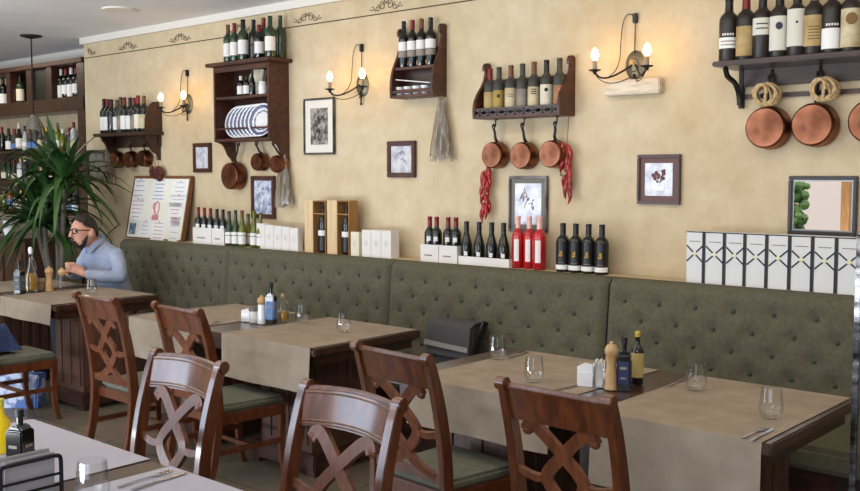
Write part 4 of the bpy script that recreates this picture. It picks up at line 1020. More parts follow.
# ------------------------------------------------------------ table ware
TT = TZ + .0042
def at(px, py, z=TT): return onZ(px, py, z)
tum = MB().lathe([(0, .0), (.026, 0), (.034, .006), (.043, .028), (.0435, .045), (.040, .075), (.0365, .112), (.0345, .112), (.038, .075), (.0412, .045), (.0405, .03), (.031, .012), (0, .010)], 28).mesh('tumbler_body', TABG, angle=80)
def tumbler(label, px, py, s=1):
    p = at(px, py); o = link('glass_tumbler', tum, None, p, None, (s, s, s)); return tag(o, label, 'drinking glass', 'clear stemless tumblers')
tumbler('clear tumbler on the runner, nearest the grey bag', 497.5, 359)
tumbler('clear tumbler between the grey bag glass and the sugar bowl', 534, 382)
tumbler('clear tumbler behind the fork, between dark bottles and chrome post', 696, 390)
tumbler('clear tumbler with knife and fork beside it, by the chrome post', 771, 418)
tumbler('clear tumbler beside the amber oil jug on the middle table', 302.5, 323)
tumbler('clear tumbler alone on the pale hanging runner of the middle table', 344, 332)
tumbler('clear tumbler in front of the man in the blue shirt', 91.5, 294)
tumbler('clear tumbler on the white runner near the wood strip', 93, 503, 1.05)
def fork(label, p0, p1):
    a, b = at(*p0, TT + .003), at(*p1, TT + .003); L_ = .19; d = b - a; t = thing('fork', label, 'fork', a, math.atan2(d.y, d.x), 'steel forks')
    MB().bar([(0, 0, 0), (L_ * .35, 0, .002), (L_ * .62, 0, .001), (L_ * .70, 0, 0)], [.011, .007, .006, .018], .0025, (0, 1, 0)).build('handle', STEEL, t)
    m = MB().box(L_ * .69, L_ * .76, -.011, .011, -.001, .0015)
    for k in range(4): m.box(L_ * .759, L_, -.011 + k * .0063, -.0078 + k * .0063, -.001, .0015)
    m.build('tines', STEEL, t)
def knife(label, p0, p1):
    a, b = at(*p0, TT + .003), at(*p1, TT + .003); L_ = .21; d = b - a; t = thing('table_knife', label, 'knife', a, math.atan2(d.y, d.x), 'steel knives')
    MB().bar([(0, 0, 0), (L_ * .2, 0, .001), (L_ * .46, 0, 0)], [.013, .010, .008], .005, (0, 1, 0)).build('handle', STEEL, t, .001)
    MB().prism([(L_ * .459, -.004), (L_ * .6, -.009), (L_ * .9, -.009), (L_, .004), (L_ * .46, .005)], -.001, .001, 'z').build('blade', STEEL, t)
fork('steel fork lying beside the tumbler near the chrome post', (742, 438), (766, 428)); knife('steel knife lying on the runner edge next to the chrome post', (751, 441), (780, 424))
fork('steel fork behind the grey bag tumbler', (505, 356), (524, 350.5)); knife('steel knife behind the grey bag tumbler at runner corner', (509, 358), (530, 351))
fork('steel fork beside the tumbler behind dark bottles', (668, 386), (686, 378.5))
knife('steel knife in front of the sugar bowl', (548, 392), (573, 386))
fork('steel fork on the far runner of the middle table', (205, 326), (222, 320))
fork('steel fork lying on the white runner next to tumbler', (118, 487), (150, 477)); knife('steel knife lying on the white runner beside the fork', (132, 490), (168, 478))
def mill(label, px, py, h, s=1, body=MILL, cap=MILL, name='pepper_mill'):
    p = at(px, py); t = thing(name, label, 'pepper mill', p, 0, 'pepper mills'); k = h / .2; R_ = .027 * s
    if body is MILL:
        MB().lathe([(0, 0), (R_, 0), (R_, .012 * k), (R_ * .85, .02 * k), (R_ * .95, .05 * k), (R_ * .72, .09 * k), (R_ * .68, .11 * k), (R_ * .9, .135 * k), (0, .135 * k)], 20).build('mill_body', MILL, t)
    else:
        MB().lathe([(0, 0), (R_, 0), (R_ * .95, .06 * k), (R_ * .85, .135 * k), (0, .135 * k)], 20).build('mill_body', body, t)
    MB().lathe([(0, .1355 * k), (R_ * .7, .1355 * k), (R_ * .98, .15 * k), (R_ * 1.02, .165 * k), (R_ * .7, .183 * k), (R_ * .3, .188 * k), (R_ * .34, .196 * k), (0, .2 * k)], 20).build('turning_top', cap, t)
    return t
mill('turned wooden pepper mill beside the dark square oil bottle near chrome post', 611, 389, .2, 1.05)
mill('turned wooden pepper mill on the seated man\'s table', 49.5, 291, .19, 1.15)
mill('salt mill with clear body and wooden top by the seated man', 62.5, 291, .18, 1.15, TABG)
mill('salt mill with white body and wooden top beside the blue labelled bottle', 262, 323.5, .17, 1.0, CERAM)
def square_bottle(label, px, py, h, w_, glass, lab, cap, rz=.4, lz=(.12, .55), neck=None, capl=.14):
    p = at(px, py); t = thing('oil_bottle', label, 'oil bottle', p, rz, 'oil and vinegar bottles'); hb = h * .66
    m = MB().box(-w_, w_, -w_, w_, 0, hb); m.prism([(-w_, hb), (w_, hb), (w_ * .4, hb + h * .08), (-w_ * .4, hb + h * .08)], -w_ * .8, w_ * .8, 'y')
    m.build('bottle_body', glass, t, .004)
    MB().lathe([(w_ * .36, hb + h * .06), (w_ * .34, h * .88), (0, h * .88)], 12).build('neck', glass, t)
    MB().lathe([(w_ * .45, h * (1 - capl)), (w_ * .45, h * .99), (0, h)], 12).build('cap', cap, t)
    l = MB()
    for k in range(4):
        R4 = Matrix.Rotation(k * PI / 2, 4, 'Z'); l.box(-w_ * .8, w_ * .8, -w_ - .0012, -w_ - .0003, lz[0] * h, lz[1] * h, R4)
    l.build('paper_label', lab, t)
    m = MB()
    for k in range(2):
        R4 = Matrix.Rotation(k * PI / 2, 4, 'Z')
        m.box(-w_ * .5, w_ * .5, -w_ - .002, -w_ - .0013, (lz[0] + .28) * h, (lz[0] + .33) * h, R4).box(-w_ * .4, w_ * .4, -w_ - .002, -w_ - .0013, (lz[0] + .1) * h, (lz[0] + .13) * h, R4)
    m.build('printed_text', GREYL, t)
    return t
NAVY = mat('navy_label', (34, 44, 84), .5)
square_bottle('dark square oil bottle with navy label beside the wooden pepper mill', 624, 389.5, .22, .027, GREENG, NAVY, BLACKP)
bt = at(637, 384)
bottle('slim dark bottle with tan label and yellow cap behind navy labelled bottle', bt, .225, .026, 'bordeaux', GREENG, mat('yellow_cap', (196, 170, 70), .5), mat('yellow_label', (188, 166, 104), .7), (.14, .6), 1.3, .5, 'round oil bottles on tables', name='oil_bottle', cat='oil bottle', fz=.9)
square_bottle('dark square oil bottle with blue label at the middle table', 271.5, 324, .25, .027, GREENG, BLUEL, BLACKP)
square_bottle('dark oil bottle with grey label on the seated man\'s table', 20, 294, .25, .03, GREENG, mat('slate_label', (70, 84, 92), .5), BLACKP)
square_bottle('dark oil bottle with blue label on the white runner', 21, 469, .185, .03, GREENG, GREENG, BLACKP, lz=(.1, .3))
bb = at(20, 464)
# yellow bottle
p = at(1, 452); t = thing('oil_bottle', 'bright yellow oil bottle cut by frame edge on the white runner', 'oil bottle', p, 0, 'oil and vinegar bottles')
MB().lathe([(0, 0), (.03, 0), (.031, .01), (.031, .1), (.014, .125), (.012, .15), (0, .15)], 20).build('bottle_body', OILY, t)
MB().lathe([(.0145, .148), (.0145, .172), (0, .174)], 14).build('cap', mat('lime_cap', (190, 186, 60), .5), t)
# cruets
def cruet(label, px, py, h, R_, fill):
    p = at(px, py); t = thing('oil_cruet', label, 'oil cruet', p, 0, 'glass oil jugs')
    MB().lathe([(0, .0), (R_, 0), (R_ * 1.05, h * .06), (R_, h * .3), (R_ * .35, h * .62), (R_ * .28, h * .8), (R_ * .42, h * .84), (R_ * .36, h * .84), (R_ * .24, h * .8), (R_ * .31, h * .62), (R_ * .94, h * .3), (R_ * .96, h * .05), (0, h * .03)], 20).build('jug_glass', TABG, t)
    MB().lathe([(0, h * .035), (R_ * .92, h * .055), (R_ * .9, h * .28), (R_ * .9 - R_ * .55 * max(0, (fill - .3)) / .32, h * fill), (0, h * fill)], 20).build('oil', OIL, t)
    MB().lathe([(0, h * .83), (R_ * .25, h * .85), (R_ * .34, h * .93), (R_ * .2, h), (0, h)], 14).build('stopper', mat('cork_top', (190, 160, 116), .7) if h < .2 else CERAM, t)
    MB().tube(bez((R_ * .98, 0, h * .28), (R_ * 2.1, 0, h * .36), (R_ * 1.7, 0, h * .74), (R_ * .36, 0, h * .78), 12), R_ * .1, 6).build('handle', TABG, t)
cruet('amber oil jug with cork beside the blue labelled bottle', 283, 321.5, .17, .036, .34)
cruet('tall clear oil jug half full on the seated man\'s table', 31.5, 292, .34, .05, .42)
def sugar(label, px, py, s, n=6):
    p = at(px, py); t = thing('sugar_holder', label, 'sugar holder', p, .4, 'white sugar holders')
    h = .05 * s; w_ = .034 * s
    MB().box(-w_, w_, -w_ * .8, w_ * .8, 0, .004).box(-w_, -w_ + .004, -w_ * .8, w_ * .8, .0041, h).box(w_ - .004, w_, -w_ * .8, w_ * .8, .0041, h).box(-w_ + .0041, w_ - .0041, -w_ * .8, -w_ * .8 + .004, .0041, h).box(-w_ + .0041, w_ - .0041, w_ * .8 - .004, w_ * .8, .0041, h).build('bowl', CERAM, t)
    for k in range(n):
        y = -w_ * .6 + k * w_ * 1.2 / (n - 1)
        MB().box(-w_ * .8, w_ * .8, y - .0015, y + .0015, .005, h + .025 * s, Matrix.Rotation(.06 * (k - 2), 4, 'Y')).build('sugar_sachet', WHITE, t)
sugar('white sugar holder packed with sachets next to the napkin holder', 587.5, 385, 1.15)
sugar('white sugar holder at the middle table beside a grey jar', 248, 321, .95, 5)
p = at(254.5, 322.5); t = thing('condiment_jar', 'grey and white lidded jar between sugar holder and white mill', 'jar', p, .2)
MB().lathe([(0, 0), (.03, 0), (.032, .01), (.032, .07), (0, .07)], 18).build('jar_body', mat('jar_white', (214, 210, 206), .3), t)
MB().lathe([(0, .0701), (.033, .0701), (.033, .09), (.02, .1), (0, .1)], 18).build('lid', mat('jar_lid', (96, 90, 86), .4), t)
p = at(41, 290.5); t = thing('condiment_pot', 'small stoneware pot between oil jug and pepper mill', 'pot', p, 0)
MB().lathe([(0, 0), (.04, 0), (.052, .03), (.052, .075), (.046, .09), (.04, .085), (.044, .03), (0, .012)], 20).build('pot_body', mat('stoneware', (128, 112, 84), .5), t)
MB().lathe([(.0525, .06), (.0525, .068)], 20).build('glaze_band', BROWNF, t, fix=False)
def napkins(label, px, py, wd, h, gap, rz, mt, napm, n=8):
    p = at(px, py); t = thing('napkin_holder', label, 'napkin holder', p, rz, 'napkin holders')
    MB().box(-gap - .006, gap + .006, -wd, wd, 0, .006).build('base', mt, t, .002)
    for s in (-1, 1):
        x = s * gap; pts = [(x, -wd, .006), (x, -wd, h - .03)] + bez((x, -wd, h - .03), (x, -wd, h), (x, -wd, h), (x, -wd + .03, h), 5)[1:] + bez((x, wd - .03, h), (x, wd, h), (x, wd, h), (x, wd, h - .03), 5) + [(x, wd, .006)]
        MB().tube(pts, .006, 8).tube([(x, -wd, h * .55), (x, wd, h * .55)], .004, 6).tube([(x, -wd, h * .28), (x, wd, h * .28)], .004, 6).build('wire_side', mt, t)
    for k in range(n):
        x = -gap + .012 + k * (2 * gap - .024) / (n - 1)
        MB().box(x - .0016, x + .0016, -wd * .82, wd * .82, .0065, h * (1.06 + .03 * (k % 3)), Matrix.Rotation(.03 * (k - n / 2), 4, 'Y')).build('paper_napkin', napm, t)
napkins('napkin holder with white napkins beside the wooden mill', 599.5, 386, .036, .1, .022, .5, STEEL, WHITE)
napkins('shiny metal napkin holder with black plates on the white runner', 26, 500, .085, .115, .035, .0, mat('black_chrome', (52, 50, 54), .18, .9), mat('grey_napkin', (150, 146, 146), .8), 5)

# ------------------------------------------------------------ grey bag on the bench
Yb = 4.42; PYR[0] = 340
xa, xb = Yb * rx(426.5), Yb * rx(470); zt = ZY(450, 324, Yb)
t = thing('cloth_bag', 'dark grey cloth bag with light band sitting on the green bench', 'bag', ((xa + xb) / 2, Yb + .06, .4705)); w_ = (xb - xa) / 2; h = zt - .4705
MB().prism([(-.06, 0), (.09, 0), (.075, h * .6), (.07, h), (.0, h + .0), (-.04, h * .93)], -w_, w_, 'x').build('bag_body', GREYBAG, t, .012)
MB().prism([(-.075, h * .30), (-.0605, h * .30), (-.044, h * .93), (-.003, h + .002), (.08, h + .002), (.08, h + .012), (-.006, h + .012), (-.056, h * .95)], -w_ * .98, w_ * .98, 'x').build('flap', mat('bag_flap', (72, 70, 72), .75), t, .003)
MB().bar([(-w_ * .985, -.082, h * .56), (0, -.086, h * .53), (w_ * .985, -.082, h * .5)], .03, .006, (0, 0, 1)).build('light_band', STRAP, t)
MB().bar([(w_ + .004, -.05, h * .1), (w_ + .006, .0, h * .6), (w_ + .03, .05, h + .02)], .016, .05, (1, 0, 0)).build('side_strap', BLACKP, t, .003)

# ------------------------------------------------------------ chrome post at the table end
pp = onY(857.5, 330, 3.68)
t = thing('metal_post', 'slim chrome post standing past the last table at frame edge', 'post', (pp.x, pp.y, 0))
zt = ZY(855, 236, 3.68)
MB().lathe([(0, 0), (.03, 0), (.03, .012), (.018, .016), (0, .016)], 24).build('base_plate', CHROME, t)
MB().box(-.011, .011, -.011, .011, .0161, zt).build('shaft', CHROME, t, .003)
MB().ball((0, 0, zt + .008), .011, 14, 8).build('finial', CHROME, t)

# ------------------------------------------------------------ jacket and shopping bag at the cut-off chair
rnd = random.Random(9)
p = Vector((-6.43, 2.93, .475))
t = thing('denim_jacket', 'folded blue denim jacket lying on the cut off chair seat', 'jacket', p, .1)
m = MB()
m.grid(lambda u, v: ((.15 + .012 * math.sin(9 * u + 5 * v)) * (2 * u - 1), (.09 + .01 * math.sin(7 * u)) * (2 * v - 1), .003 + .17 * (1 - abs(2 * u - 1) ** 4) * (1 - abs(2 * v - 1) ** 4) + .012 * math.sin(14 * u + 6 * v) * (1 - abs(2 * u - 1) ** 4) * (1 - abs(2 * v - 1) ** 4)), 20, 14)
m.build('folded_cloth', JEANS, t, fix=False)
MB().tube(smooth([(-.1, -.06, .13), (-.02, -.08, .15), (.06, -.075, .15), (.11, -.05, .12)], 5), .014, 8).build('sleeve', JEANS, t)
bg_ = onZ(14, 408, 0)
t = thing('shopping_bag', 'blue and white patterned shopping bag standing under the cut off chair', 'bag', (bg_.x, bg_.y + .05, 0), .6)
MB().prism([(-.15, 0), (.15, 0), (.17, .24), (-.17, .25)], -.06, .06, 'y').build('bag_body', mat('bag_print', (206, 212, 228), .5, 0, (84, 112, 176), 11, lo=.46, hi=.54), t, .01)
for s in (-1, 1): MB().tube(bez((-.07, s * .05, .24), (-.06, s * .05, .33), (.06, s * .05, .33), (.07, s * .05, .24), 10), .006, 6).build('handle', WHITE, t)

# ------------------------------------------------------------ pendant lamp
c = onZ(31, 35.5, CZ)
t = thing('pendant_lamp', 'pendant lamp on a long thin dark rod before the bar', 'pendant lamp', (c.x, c.y, CZ))
zl = ZY(33, 118, c.y) - CZ
MB().lathe([(0, -.03), (.03, -.028), (.095, -.012), (.1, 0), (0, 0)], 24).build('ceiling_rose', IRON, t)
MB().tube([(0, 0, -.02), (0, 0, zl + .02)], .007, 8).build('rod', IRON, t)
MB().lathe([(.012, zl + .03), (.03, zl + .02), (.06, zl - .05), (.072, zl - .11), (.069, zl - .11), (.057, zl - .05), (.026, zl + .014)], 24).build('shade', mat('smoky_shade', (120, 116, 110), .25), t)

# ------------------------------------------------------------ bar shelves
BFY = 5.15; PYR[0] = 110
bxr = BFY * rx(84.3); bxl = -12.0
def bz(px, py): return ZY(px, py, BFY)
t = thing('bar_shelving', 'tall dark wooden back bar shelving filled with bottles', 'shelving', (bxr, BY, 0))
px2x = lambda px: BFY * rx(px) - bxr
yf = BFY - BY; yr = -.004
for px, wd in ((81, .075), (49.5, .06), (29.5, .06), (9, .05)):
    x = px2x(px); zl_ = 0 if px == 81 else bz(40, 104)
    MB().box(x - wd, x + wd, yf, yr, zl_, bz(40, 67.5)).build('upright', DWOOD, t, .004)
MB().box(bxl - bxr, .02, yf - .03, yr, bz(40, 68), bz(40, 63.5)).build('top_board', SHWOOD, t, .005)
LV = [bz(40, 100), bz(40, 150), bz(40, 181), bz(40, 212)]
MB().box(bxl - bxr, 0, yf - .01, yr, LV[0] - .14, LV[0]).build('shelf', DWOOD, t, .004)
for z in LV[1:]: MB().box(bxl - bxr, px2x(80) , yf + .02, yr, z - .03, z).build('shelf', DWOOD, t, .003)
MB().box(bxl - bxr, px2x(80), -.012, -.0041, LV[3], LV[1] - .03).build('back_panel', mat('dark_mirror', (40, 42, 40), .3), t)
MB().box(px2x(29), px2x(9), -.012, -.0041, LV[0], bz(40, 68)).build('back_panel', SHWOOD, t)
MB().box(px2x(48.5), px2x(30.5), yf + .03, yf + .05, LV[0] + .001, bz(40, 68)).build('cupboard_door', BLACKP, t)
gl_ = [GREENG, DUSTG, LIGHTG, GREENB, mat('amber_spirit', (150, 84, 30), .15, 0, coat=.4), mat('clear_spirit', (176, 182, 180), .12, 0, coat=.5), GREENG]
lb_ = [WHITE, CREAM, GREYL, OLDL, WHITE, BLUEL]
rnd = random.Random(21)
for k, px in enumerate((55, 60, 65.2, 70.4, 75.6)):
    bottle('%s white labelled bottle on the top bar shelf, from the dark cupboard door' % ORD[k], ((BFY + .11) * rx(px + 1.8), BFY + .11, LV[0] + .0005),   .315, .046, foil=[BLACKF, WHITEF, REDF, WHITEF, REDF][k], lab=WHITE, lz=(.05 if k % 2 else .15, .45), rz=.9, half=1.3, group='white labelled bottles on the top bar shelf')
bottle('single pale labelled bottle before brown panel on the top bar shelf', ((BFY + .1) * rx(21), BFY + .1, LV[0] + .0005), .31, .045, foil=BLACKF, lab=CREAM, lz=(.08, .5), rz=.9, glass=GREENB, group='bottles at the end of the top bar shelf')
for k, px in enumerate((-1, 4)): bottle('%s bottle at the frame edge of the top bar shelf' % ['dark', 'white labelled'][k], ((BFY + .1) * rx(px), BFY + .1, LV[0] + .0005), .31, .045, foil=BLACKF, lab=[None, WHITE][k], lz=(.05, .4), rz=.9, group='bottles at the end of the top bar shelf')
nm_ = ['second', 'third', 'lowest']
for r in range(3):
    for k in range(14):
        px = 2 + k * 5.5 + rnd.uniform(-.8, .8)
        Y = BFY + .12
        hmax = (LV[r] - LV[r + 1]) - (.19 if r == 0 else .06)
        h_ = min(hmax, rnd.uniform(.2, .32)); st = rnd.choice(['bordeaux', 'burgundy', 'bordeaux'])
        bottle('%s bottle from the frame edge on the %s bar shelf behind the palm' % (ORD[k], nm_[r]), (Y * rx(px), Y, LV[r + 1] + .0005), h_, rnd.uniform(.034, .042), st, rnd.choice(gl_), rnd.choice([BLACKF, REDF, WHITEF, GOLDF, None]), rnd.choice(lb_ + [None]), (.1, rnd.choice([.35, .45, .5])), 1.2, .9, 'bottles on the %s bar shelf' % nm_[r])
# bar counter
cxr = 4.75 * rx(44)
t = thing('bar_counter', 'dark wooden bar counter behind the palm and table', 'counter', (cxr, 4.72, 0))
ch = ZY(20, 238, 4.5)
MB().box(bxl - cxr, 0, -.2, .2, 0, ch - .04).build('counter_front', DWOOD, t, .004)
MB().box(bxl - cxr, .03, -.24, .24, ch - .0399, ch).build('worktop', TWOOD, t, .006)
m = MB()
for k in range(6): m.box(-.25 - k * .4, -.05 - k * .4 - .02, -.212, -.2001, .15, ch - .16)
m.build('panel', PED, t)
p = Vector((4.6 * rx(5), 4.6, ch + .0005))
t = thing('crockery_stack', 'stack of white cups and saucers on the bar counter', 'crockery', p)
MB().lathe([(0, 0), (.06, 0), (.085, .01), (.06, .012), (.04, .014), (.06, .06), (.06, .062), (.036, .016), (0, .016)], 20).build('saucer', CERAM, t)
for k in range(2): MB().lathe([(0, .0165 + k * .07), (.035, .0165 + k * .07), (.05, .04 + k * .07), (.056, .08 + k * .07), (.05, .08 + k * .07), (0, .03 + k * .07)], 20).build('cup', CERAM, t)

# ------------------------------------------------------------ palm
pc = onY(57, 230, 4.32)
t = thing('potted_palm', 'tall potted palm with long arching green leaves before the bar', 'potted plant', (pc.x, pc.y, 0))
MB().lathe([(0, 0), (.15, 0), (.19, .3), (.2, .32), (.18, .32), (.17, .29), (0, .28)], 24).build('pot', TERRA, t)
MB().lathe([(0, .285), (.171, .285)], 20).build('soil', mat('soil', (42, 32, 26), .95), t, fix=False)
heads = [(.02, 0, ZY(60, 208, 4.32)), (-.3, -.03, ZY(32, 214, 4.32)), (.16, .0, ZY(74, 182, 4.32)), (-.1, .08, ZY(48, 178, 4.32)), (-.12, -.05, ZY(45, 226, 4.32))]
for k, (x, y, z) in enumerate(heads):
    MB().tube(smooth([(x * .1, y * .3, .28), (x * .4, y * .5, .7), (x * .8, y, z - .25), (x, y, z)], 5), [.028] * 6 + [.024] * 6 + [.02] * 4, 10).build('trunk', BARK, t)
rnd = random.Random(5); m = MB()
for (hx, hy, hz) in heads:
    for k in range(34):
        az = rnd.uniform(0, 2 * PI); el = rnd.uniform(-.25, 1.35); L_ = rnd.uniform(.5, .9); wd = rnd.uniform(.026, .042)
        d = Vector((math.cos(az) * math.cos(el), math.sin(az) * math.cos(el) * .8, math.sin(el)))
        side = d.cross(Vector((0, 0, 1)))
        if side.length < .05: side = Vector((1, 0, 0))
        side.normalize(); n = 9; pts = []
        dr = rnd.uniform(.25, .75) * (1.2 - el * .5)
        for i in range(n + 1):
            q = i / n; p = Vector((hx, hy, hz + rnd.uniform(-.002, .002))) + d * (L_ * q) + Vector((0, 0, -dr * L_ * q * q * q * .95))
            w2 = wd * (math.sin(PI * min(1, .12 + q * .9)) ** .6) * (1 - q ** 4) + .001
            up = side.cross(d).normalized()
            pts.append((p, w2, up))
        b = len(m.v)
        lim = lambda v: Vector((min(v.x, .40) if v.z < 1.12 else v.x, min(v.y, .6), v.z))
        for p, w2, up in pts: m.v += [lim(p - side * w2 + up * w2 * .35), lim(p), lim(p + side * w2 + up * w2 * .35)]
        for i in range(n):
            for j in range(2): m.f.append((b + i * 3 + j, b + i * 3 + j + 1, b + i * 3 + j + 4, b + i * 3 + j + 3))
m.build('foliage', LEAFG, t, angle=60, fix=False)

# ------------------------------------------------------------ the seated man
def fuse(mb, name, m, voxel, parent, it=2):
    o = bpy.data.objects.new('tmp', mb.mesh('tmp', None)); C.objects.link(o)
    r = o.modifiers.new('r', 'REMESH'); r.mode = 'VOXEL'; r.voxel_size = voxel
    s = o.modifiers.new('s', 'SMOOTH'); s.iterations = it; s.factor = .5
    dg = bpy.context.evaluated_depsgraph_get(); me = bpy.data.meshes.new_from_object(o.evaluated_get(dg)); me.name = name
    for p in me.polygons: p.use_smooth = True
    me.materials.clear(); me.materials.append(m)
    od = o.data; bpy.data.objects.remove(o); bpy.data.meshes.remove(od)
    return link(name, me, parent)
mp = onY(113.5, 260, 4.27)
man = thing('person', 'person in light blue shirt with dark beard and glasses, hands clasped', 'person', (mp.x, 4.27, .022), .12); man.scale = (1, 1, 1)
HC = Vector((0, -.275, 1.165))
X_ = (1, 0, 0)
def hands(m):
    for s in (-1, 1):
        w0 = Vector((s * .085, -.345, .85)); p1 = Vector((s * .035, -.40, .885))
        m.tube([w0, (w0 + p1) / 2, p1], [(.03, .02), (.042, .02), (.04, .018)], 10, ref=(0, .5, 1))
        for k in range(4):
            b = p1 + Vector((0, -.004 + .004 * k, .03 - .02 * k)); l = [.9, 1.0, .95, .8][k]
            m.tube([b, b + Vector((-s * .02 * l, -.035 * l, .006)), b + Vector((-s * .055 * l, -.03 * l, .002)), b + Vector((-s * .068 * l, -.008 * l, 0))], [.011, .0105, .0095, .008], 8)
        b = Vector((s * .05, -.375, .895)); m.tube([b, b + Vector((-s * .012, -.028, .03)), b + Vector((-s * .035, -.05, .032))], [.013, .011, .009], 8)
m = MB()
m.tube([(0, .02, .50), (0, .0, .62), (0, -.04, .80), (0, -.08, .90), (0, -.11, .99), (0, -.14, 1.04)], [(.145, .1), (.14, .1), (.14, .095), (.15, .1), (.14, .08), (.07, .06)], 20, ref=X_)
m.tube([(0, -.125, 1.0), (0, -.18, 1.06), (0, -.245, 1.11)], [.062, .056, .056], 14)
Rh = Matrix.Rotation(.12, 3, 'X')
m.ball(HC, (.08, .106, .122), 20, 14, Rh)
m.ball(HC + Vector((0, -.035, -.075)), (.06, .066, .054), 14, 10)
m.tube([HC + Vector((0, -.097, .022)), HC + Vector((0, -.117, -.005)), HC + Vector((0, -.128, -.028)), HC + Vector((0, -.098, -.036))], [.010, .013, .016, .012], 8)
m.ball(HC + Vector((0, -.1, -.062)), (.024, .014, .011), 10, 6)
m.ball(HC + Vector((0, -.08, .03)), (.055, .022, .012), 10, 6)
for s in (-1, 1):
    m.ball(HC + Vector((s * .088, .012, -.008)), (.016, .024, .036), 10, 8)
    m.tube([(s * .165, -.1, .975), (s * .225, -.12, .9), (s * .245, -.13, .81)], [.042, .04, .034], 12)
    m.tube([(s * .245, -.13, .81), (s * .17, -.25, .815), (s * .085, -.375, .845)], [.035, .034, .025], 12)
    m.tube([(s * .09, 0, .52), (s * .12, -.22, .53), (s * .13, -.43, .51)], [.06, .058, .05], 14)
    m.tube([(s * .13, -.43, .51), (s * .13, -.42, .3), (s * .13, -.4, .09)], [.05, .045, .033], 12)
    m.tube([(s * .13, -.37, .05), (s * .135, -.47, .045), (s * .14, -.58, .035)], [.035, .036, .026], 12)
hands(m)
fuse(m, 'body', SKIN, .0075, man)
m = MB()
m.tube([(0, .03, .50), (0, .01, .60), (0, -.035, .78), (0, -.08, .89), (0, -.11, .985), (0, -.14, 1.03), (0, -.17, 1.055)], [(.175, .135), (.175, .135), (.168, .125), (.185, .13), (.175, .105), (.1, .08), (.078, .07)], 22, ref=X_)
for s in (-1, 1):
    m.ball((s * .165, -.105, .965), .07, 12, 8)
    m.tube([(s * .16, -.105, .975), (s * .225, -.12, .9), (s * .255, -.13, .81)], [.064, .06, .054], 12)
    m.ball((s * .253, -.135, .808), .053, 12, 8)
    m.tube([(s * .25, -.135, .81), (s * .18, -.24, .815), (s * .105, -.345, .84)], [.054, .05, .038], 12)
    for k in range(3): m.tube([(s * (.19 + .02 * k), -.06 - .02 * k, .93 - .04 * k), (s * (.25 + .01 * k), -.16, .90 - .04 * k)], .02, 8)
fuse(m, 'shirt', SHIRT, .01, man, 2)
m = MB()
for s in (-1, 1):
    m.bar(smooth([(s * .008, -.25, 1.0), (s * .06, -.225, 1.055), (s * .078, -.16, 1.095), (s * .04, -.11, 1.11), (0, -.1, 1.11)], 4), .045, .008, (0, -.2, 1))
m.build('collar', SHIRT, man, .002)
m = MB()
m.tube([(0, .03, .47), (0, .02, .55), (0, .0, .62)], [(.18, .14), (.182, .14), (.178, .136)], 18, ref=X_)
for s in (-1, 1):
    m.tube([(s * .09, 0, .53), (s * .12, -.22, .528), (s * .13, -.44, .51)], [.075, .072, .066], 14)
    m.tube([(s * .13, -.44, .52), (s * .13, -.43, .3), (s * .13, -.405, .1)], [.07, .06, .05], 12)
fuse(m, 'trousers', mat('dark_trousers', (40, 42, 50), .85), .014, man)
for s in (-1, 1):
    MB().tube([(s * .13, -.36, .055), (s * .135, -.47, .05), (s * .14, -.6, .035)], [(.045, .05), (.047, .048), (.035, .03)], 12).build('shoe', BLACKP, man)
def cap(fn_max, r, nu=36, nv=12, th0=0):
    def f(u, v):
        th = (u - .5) * 2 * PI; ph = fn_max(th) * v
        d = Vector((math.sin(th) * math.sin(ph), -math.cos(th) * math.sin(ph), math.cos(ph)))
        k = 1 + .035 * math.sin(th * 9 + ph * 7) * math.sin(ph * 5) + .02 * math.sin(th * 21 + ph * 13)
        return HC + Rh @ Vector((d.x * r[0] * k, d.y * r[1] * k, d.z * r[2] * k))
    return f
hm = lambda th: math.radians(38 + 52 * (.5 - .5 * math.cos(th)) ** .7 + 26 * max(0, -math.cos(th)) ** .8 + (6 if abs(abs(th) - 1.4) < .25 else 0))
MB().grid(cap(hm, (.091, .12, .142)), 60, 18).grid(cap(hm, (.076, .1, .112)), 60, 18).build('hair', HAIR, man, angle=80, fix=False)
def brd(u, v):
    th = (u - .5) * 2 * 1.5; ph0 = 103 + 24 * math.sin(PI * abs(th) / 1.5) - 8 * (abs(th) / 1.5) ** 3; ph = math.radians(ph0 + (166 - ph0) * v); drop = math.cos(th) ** 2
    d = Vector((math.sin(th) * math.sin(ph), -math.cos(th) * math.sin(ph), math.cos(ph)))
    k = 1 + .02 * math.sin(th * 11 + ph * 9) + .015 * math.sin(th * 23 + ph * 17)
    edge = math.sin(PI * v) ** .5 * (1 - abs(2 * u - 1) ** 6)
    return HC + Vector((d.x * (.076 + .012 * edge) * k, d.y * (.104 + .014 * edge) * k - .01, d.z * (.128 + .012 * edge) - .002))
MB().grid(brd, 30, 12).build('beard', HAIR, man, angle=80, fix=False)
g = MB()
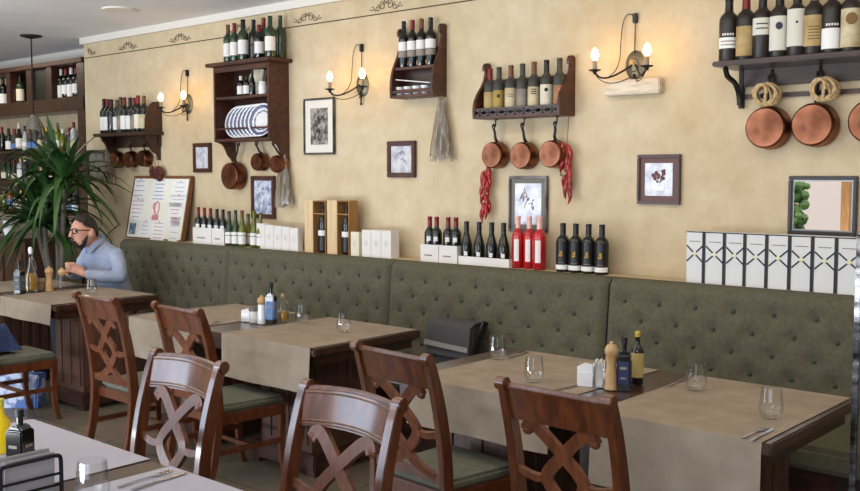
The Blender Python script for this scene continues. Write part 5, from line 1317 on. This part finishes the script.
for s in (-1, 1):
    cx = s * .034; c = HC + Vector((cx, -.113, .008))
    g.tube([c + Vector((.027 * math.cos(q), .012 * abs(math.cos(q)) * (1 if s * math.cos(q) > 0 else 0), .02 * math.sin(q))) for q in [k * PI / 8 for k in range(16)]], .0042, 6, closed=True)
    g.tube([c + Vector((s * .027, .01, .008)), HC + Vector((s * .086, -.05, .014)), HC + Vector((s * .091, .02, .012))], .0035, 6)
g.tube([HC + Vector((-.008, -.115, .012)), HC + Vector((0, -.121, .016)), HC + Vector((.008, -.115, .012))], .003, 6)
g.build('glasses', BLACKP, man)
for s in (-1, 1): MB().ball(HC + Vector((s * .032, -.095, .008)), (.013, .01, .009), 10, 8).build('eye', mat('eye_dark', (40, 30, 28), .3), man)

# ------------------------------------------------------------ outside the windows (seen in the mirror)
for k, (x, y, s) in enumerate(((-3.4, -4.6, .8), (-6.3, -5.6, 1.0), (-8.3, -4.9, .9))):
    t = thing('shrub', ['round green shrub outside the narrow window', 'larger round green shrub outside, farther from the window', 'green shrub outside the wide window'][k], 'shrub', (x, y, -.02))
    rnd = random.Random(k); m = MB()
    for j in range(220):
        q = rnd.uniform(0, 2 * PI); r = s * .5 * math.sqrt(rnd.random()); z = rnd.uniform(.3, 1.5) * s
        m.ball((r * math.cos(q), r * math.sin(q), z), rnd.uniform(.05, .1) * s, 6, 4)
    m.build('foliage', mat('shrub_leaf', (70, 104, 52), .7, 0, (120, 150, 84), 9), t)
    MB().tube([(0, 0, 0), (0, 0, .6 * s)], .05, 8).build('stem', BARK, t)
t = thing('house', 'pale house across the street with brown door', 'house', (-6, -11, -.02))
MB().box(-7, 7, -.5, 0, 0, 3.2).build('wall', mat('pale_render', (240, 220, 206), .9), t)
MB().box(-7.2, 7.2, -.9, .4, 3.2001, 3.5).build('roof', mat('roof_tile', (160, 110, 84), .8), t)
for x in (-4.6, -2.9, .2, 5.2): MB().box(x - .35, x + .35, .0005, .03, 1.1, 2.3).build('window', mat('house_glass', (120, 140, 160), .2), t)
MB().box(2.4, 3.3, .0005, .04, 0, 2.1).build('door', OAK, t)
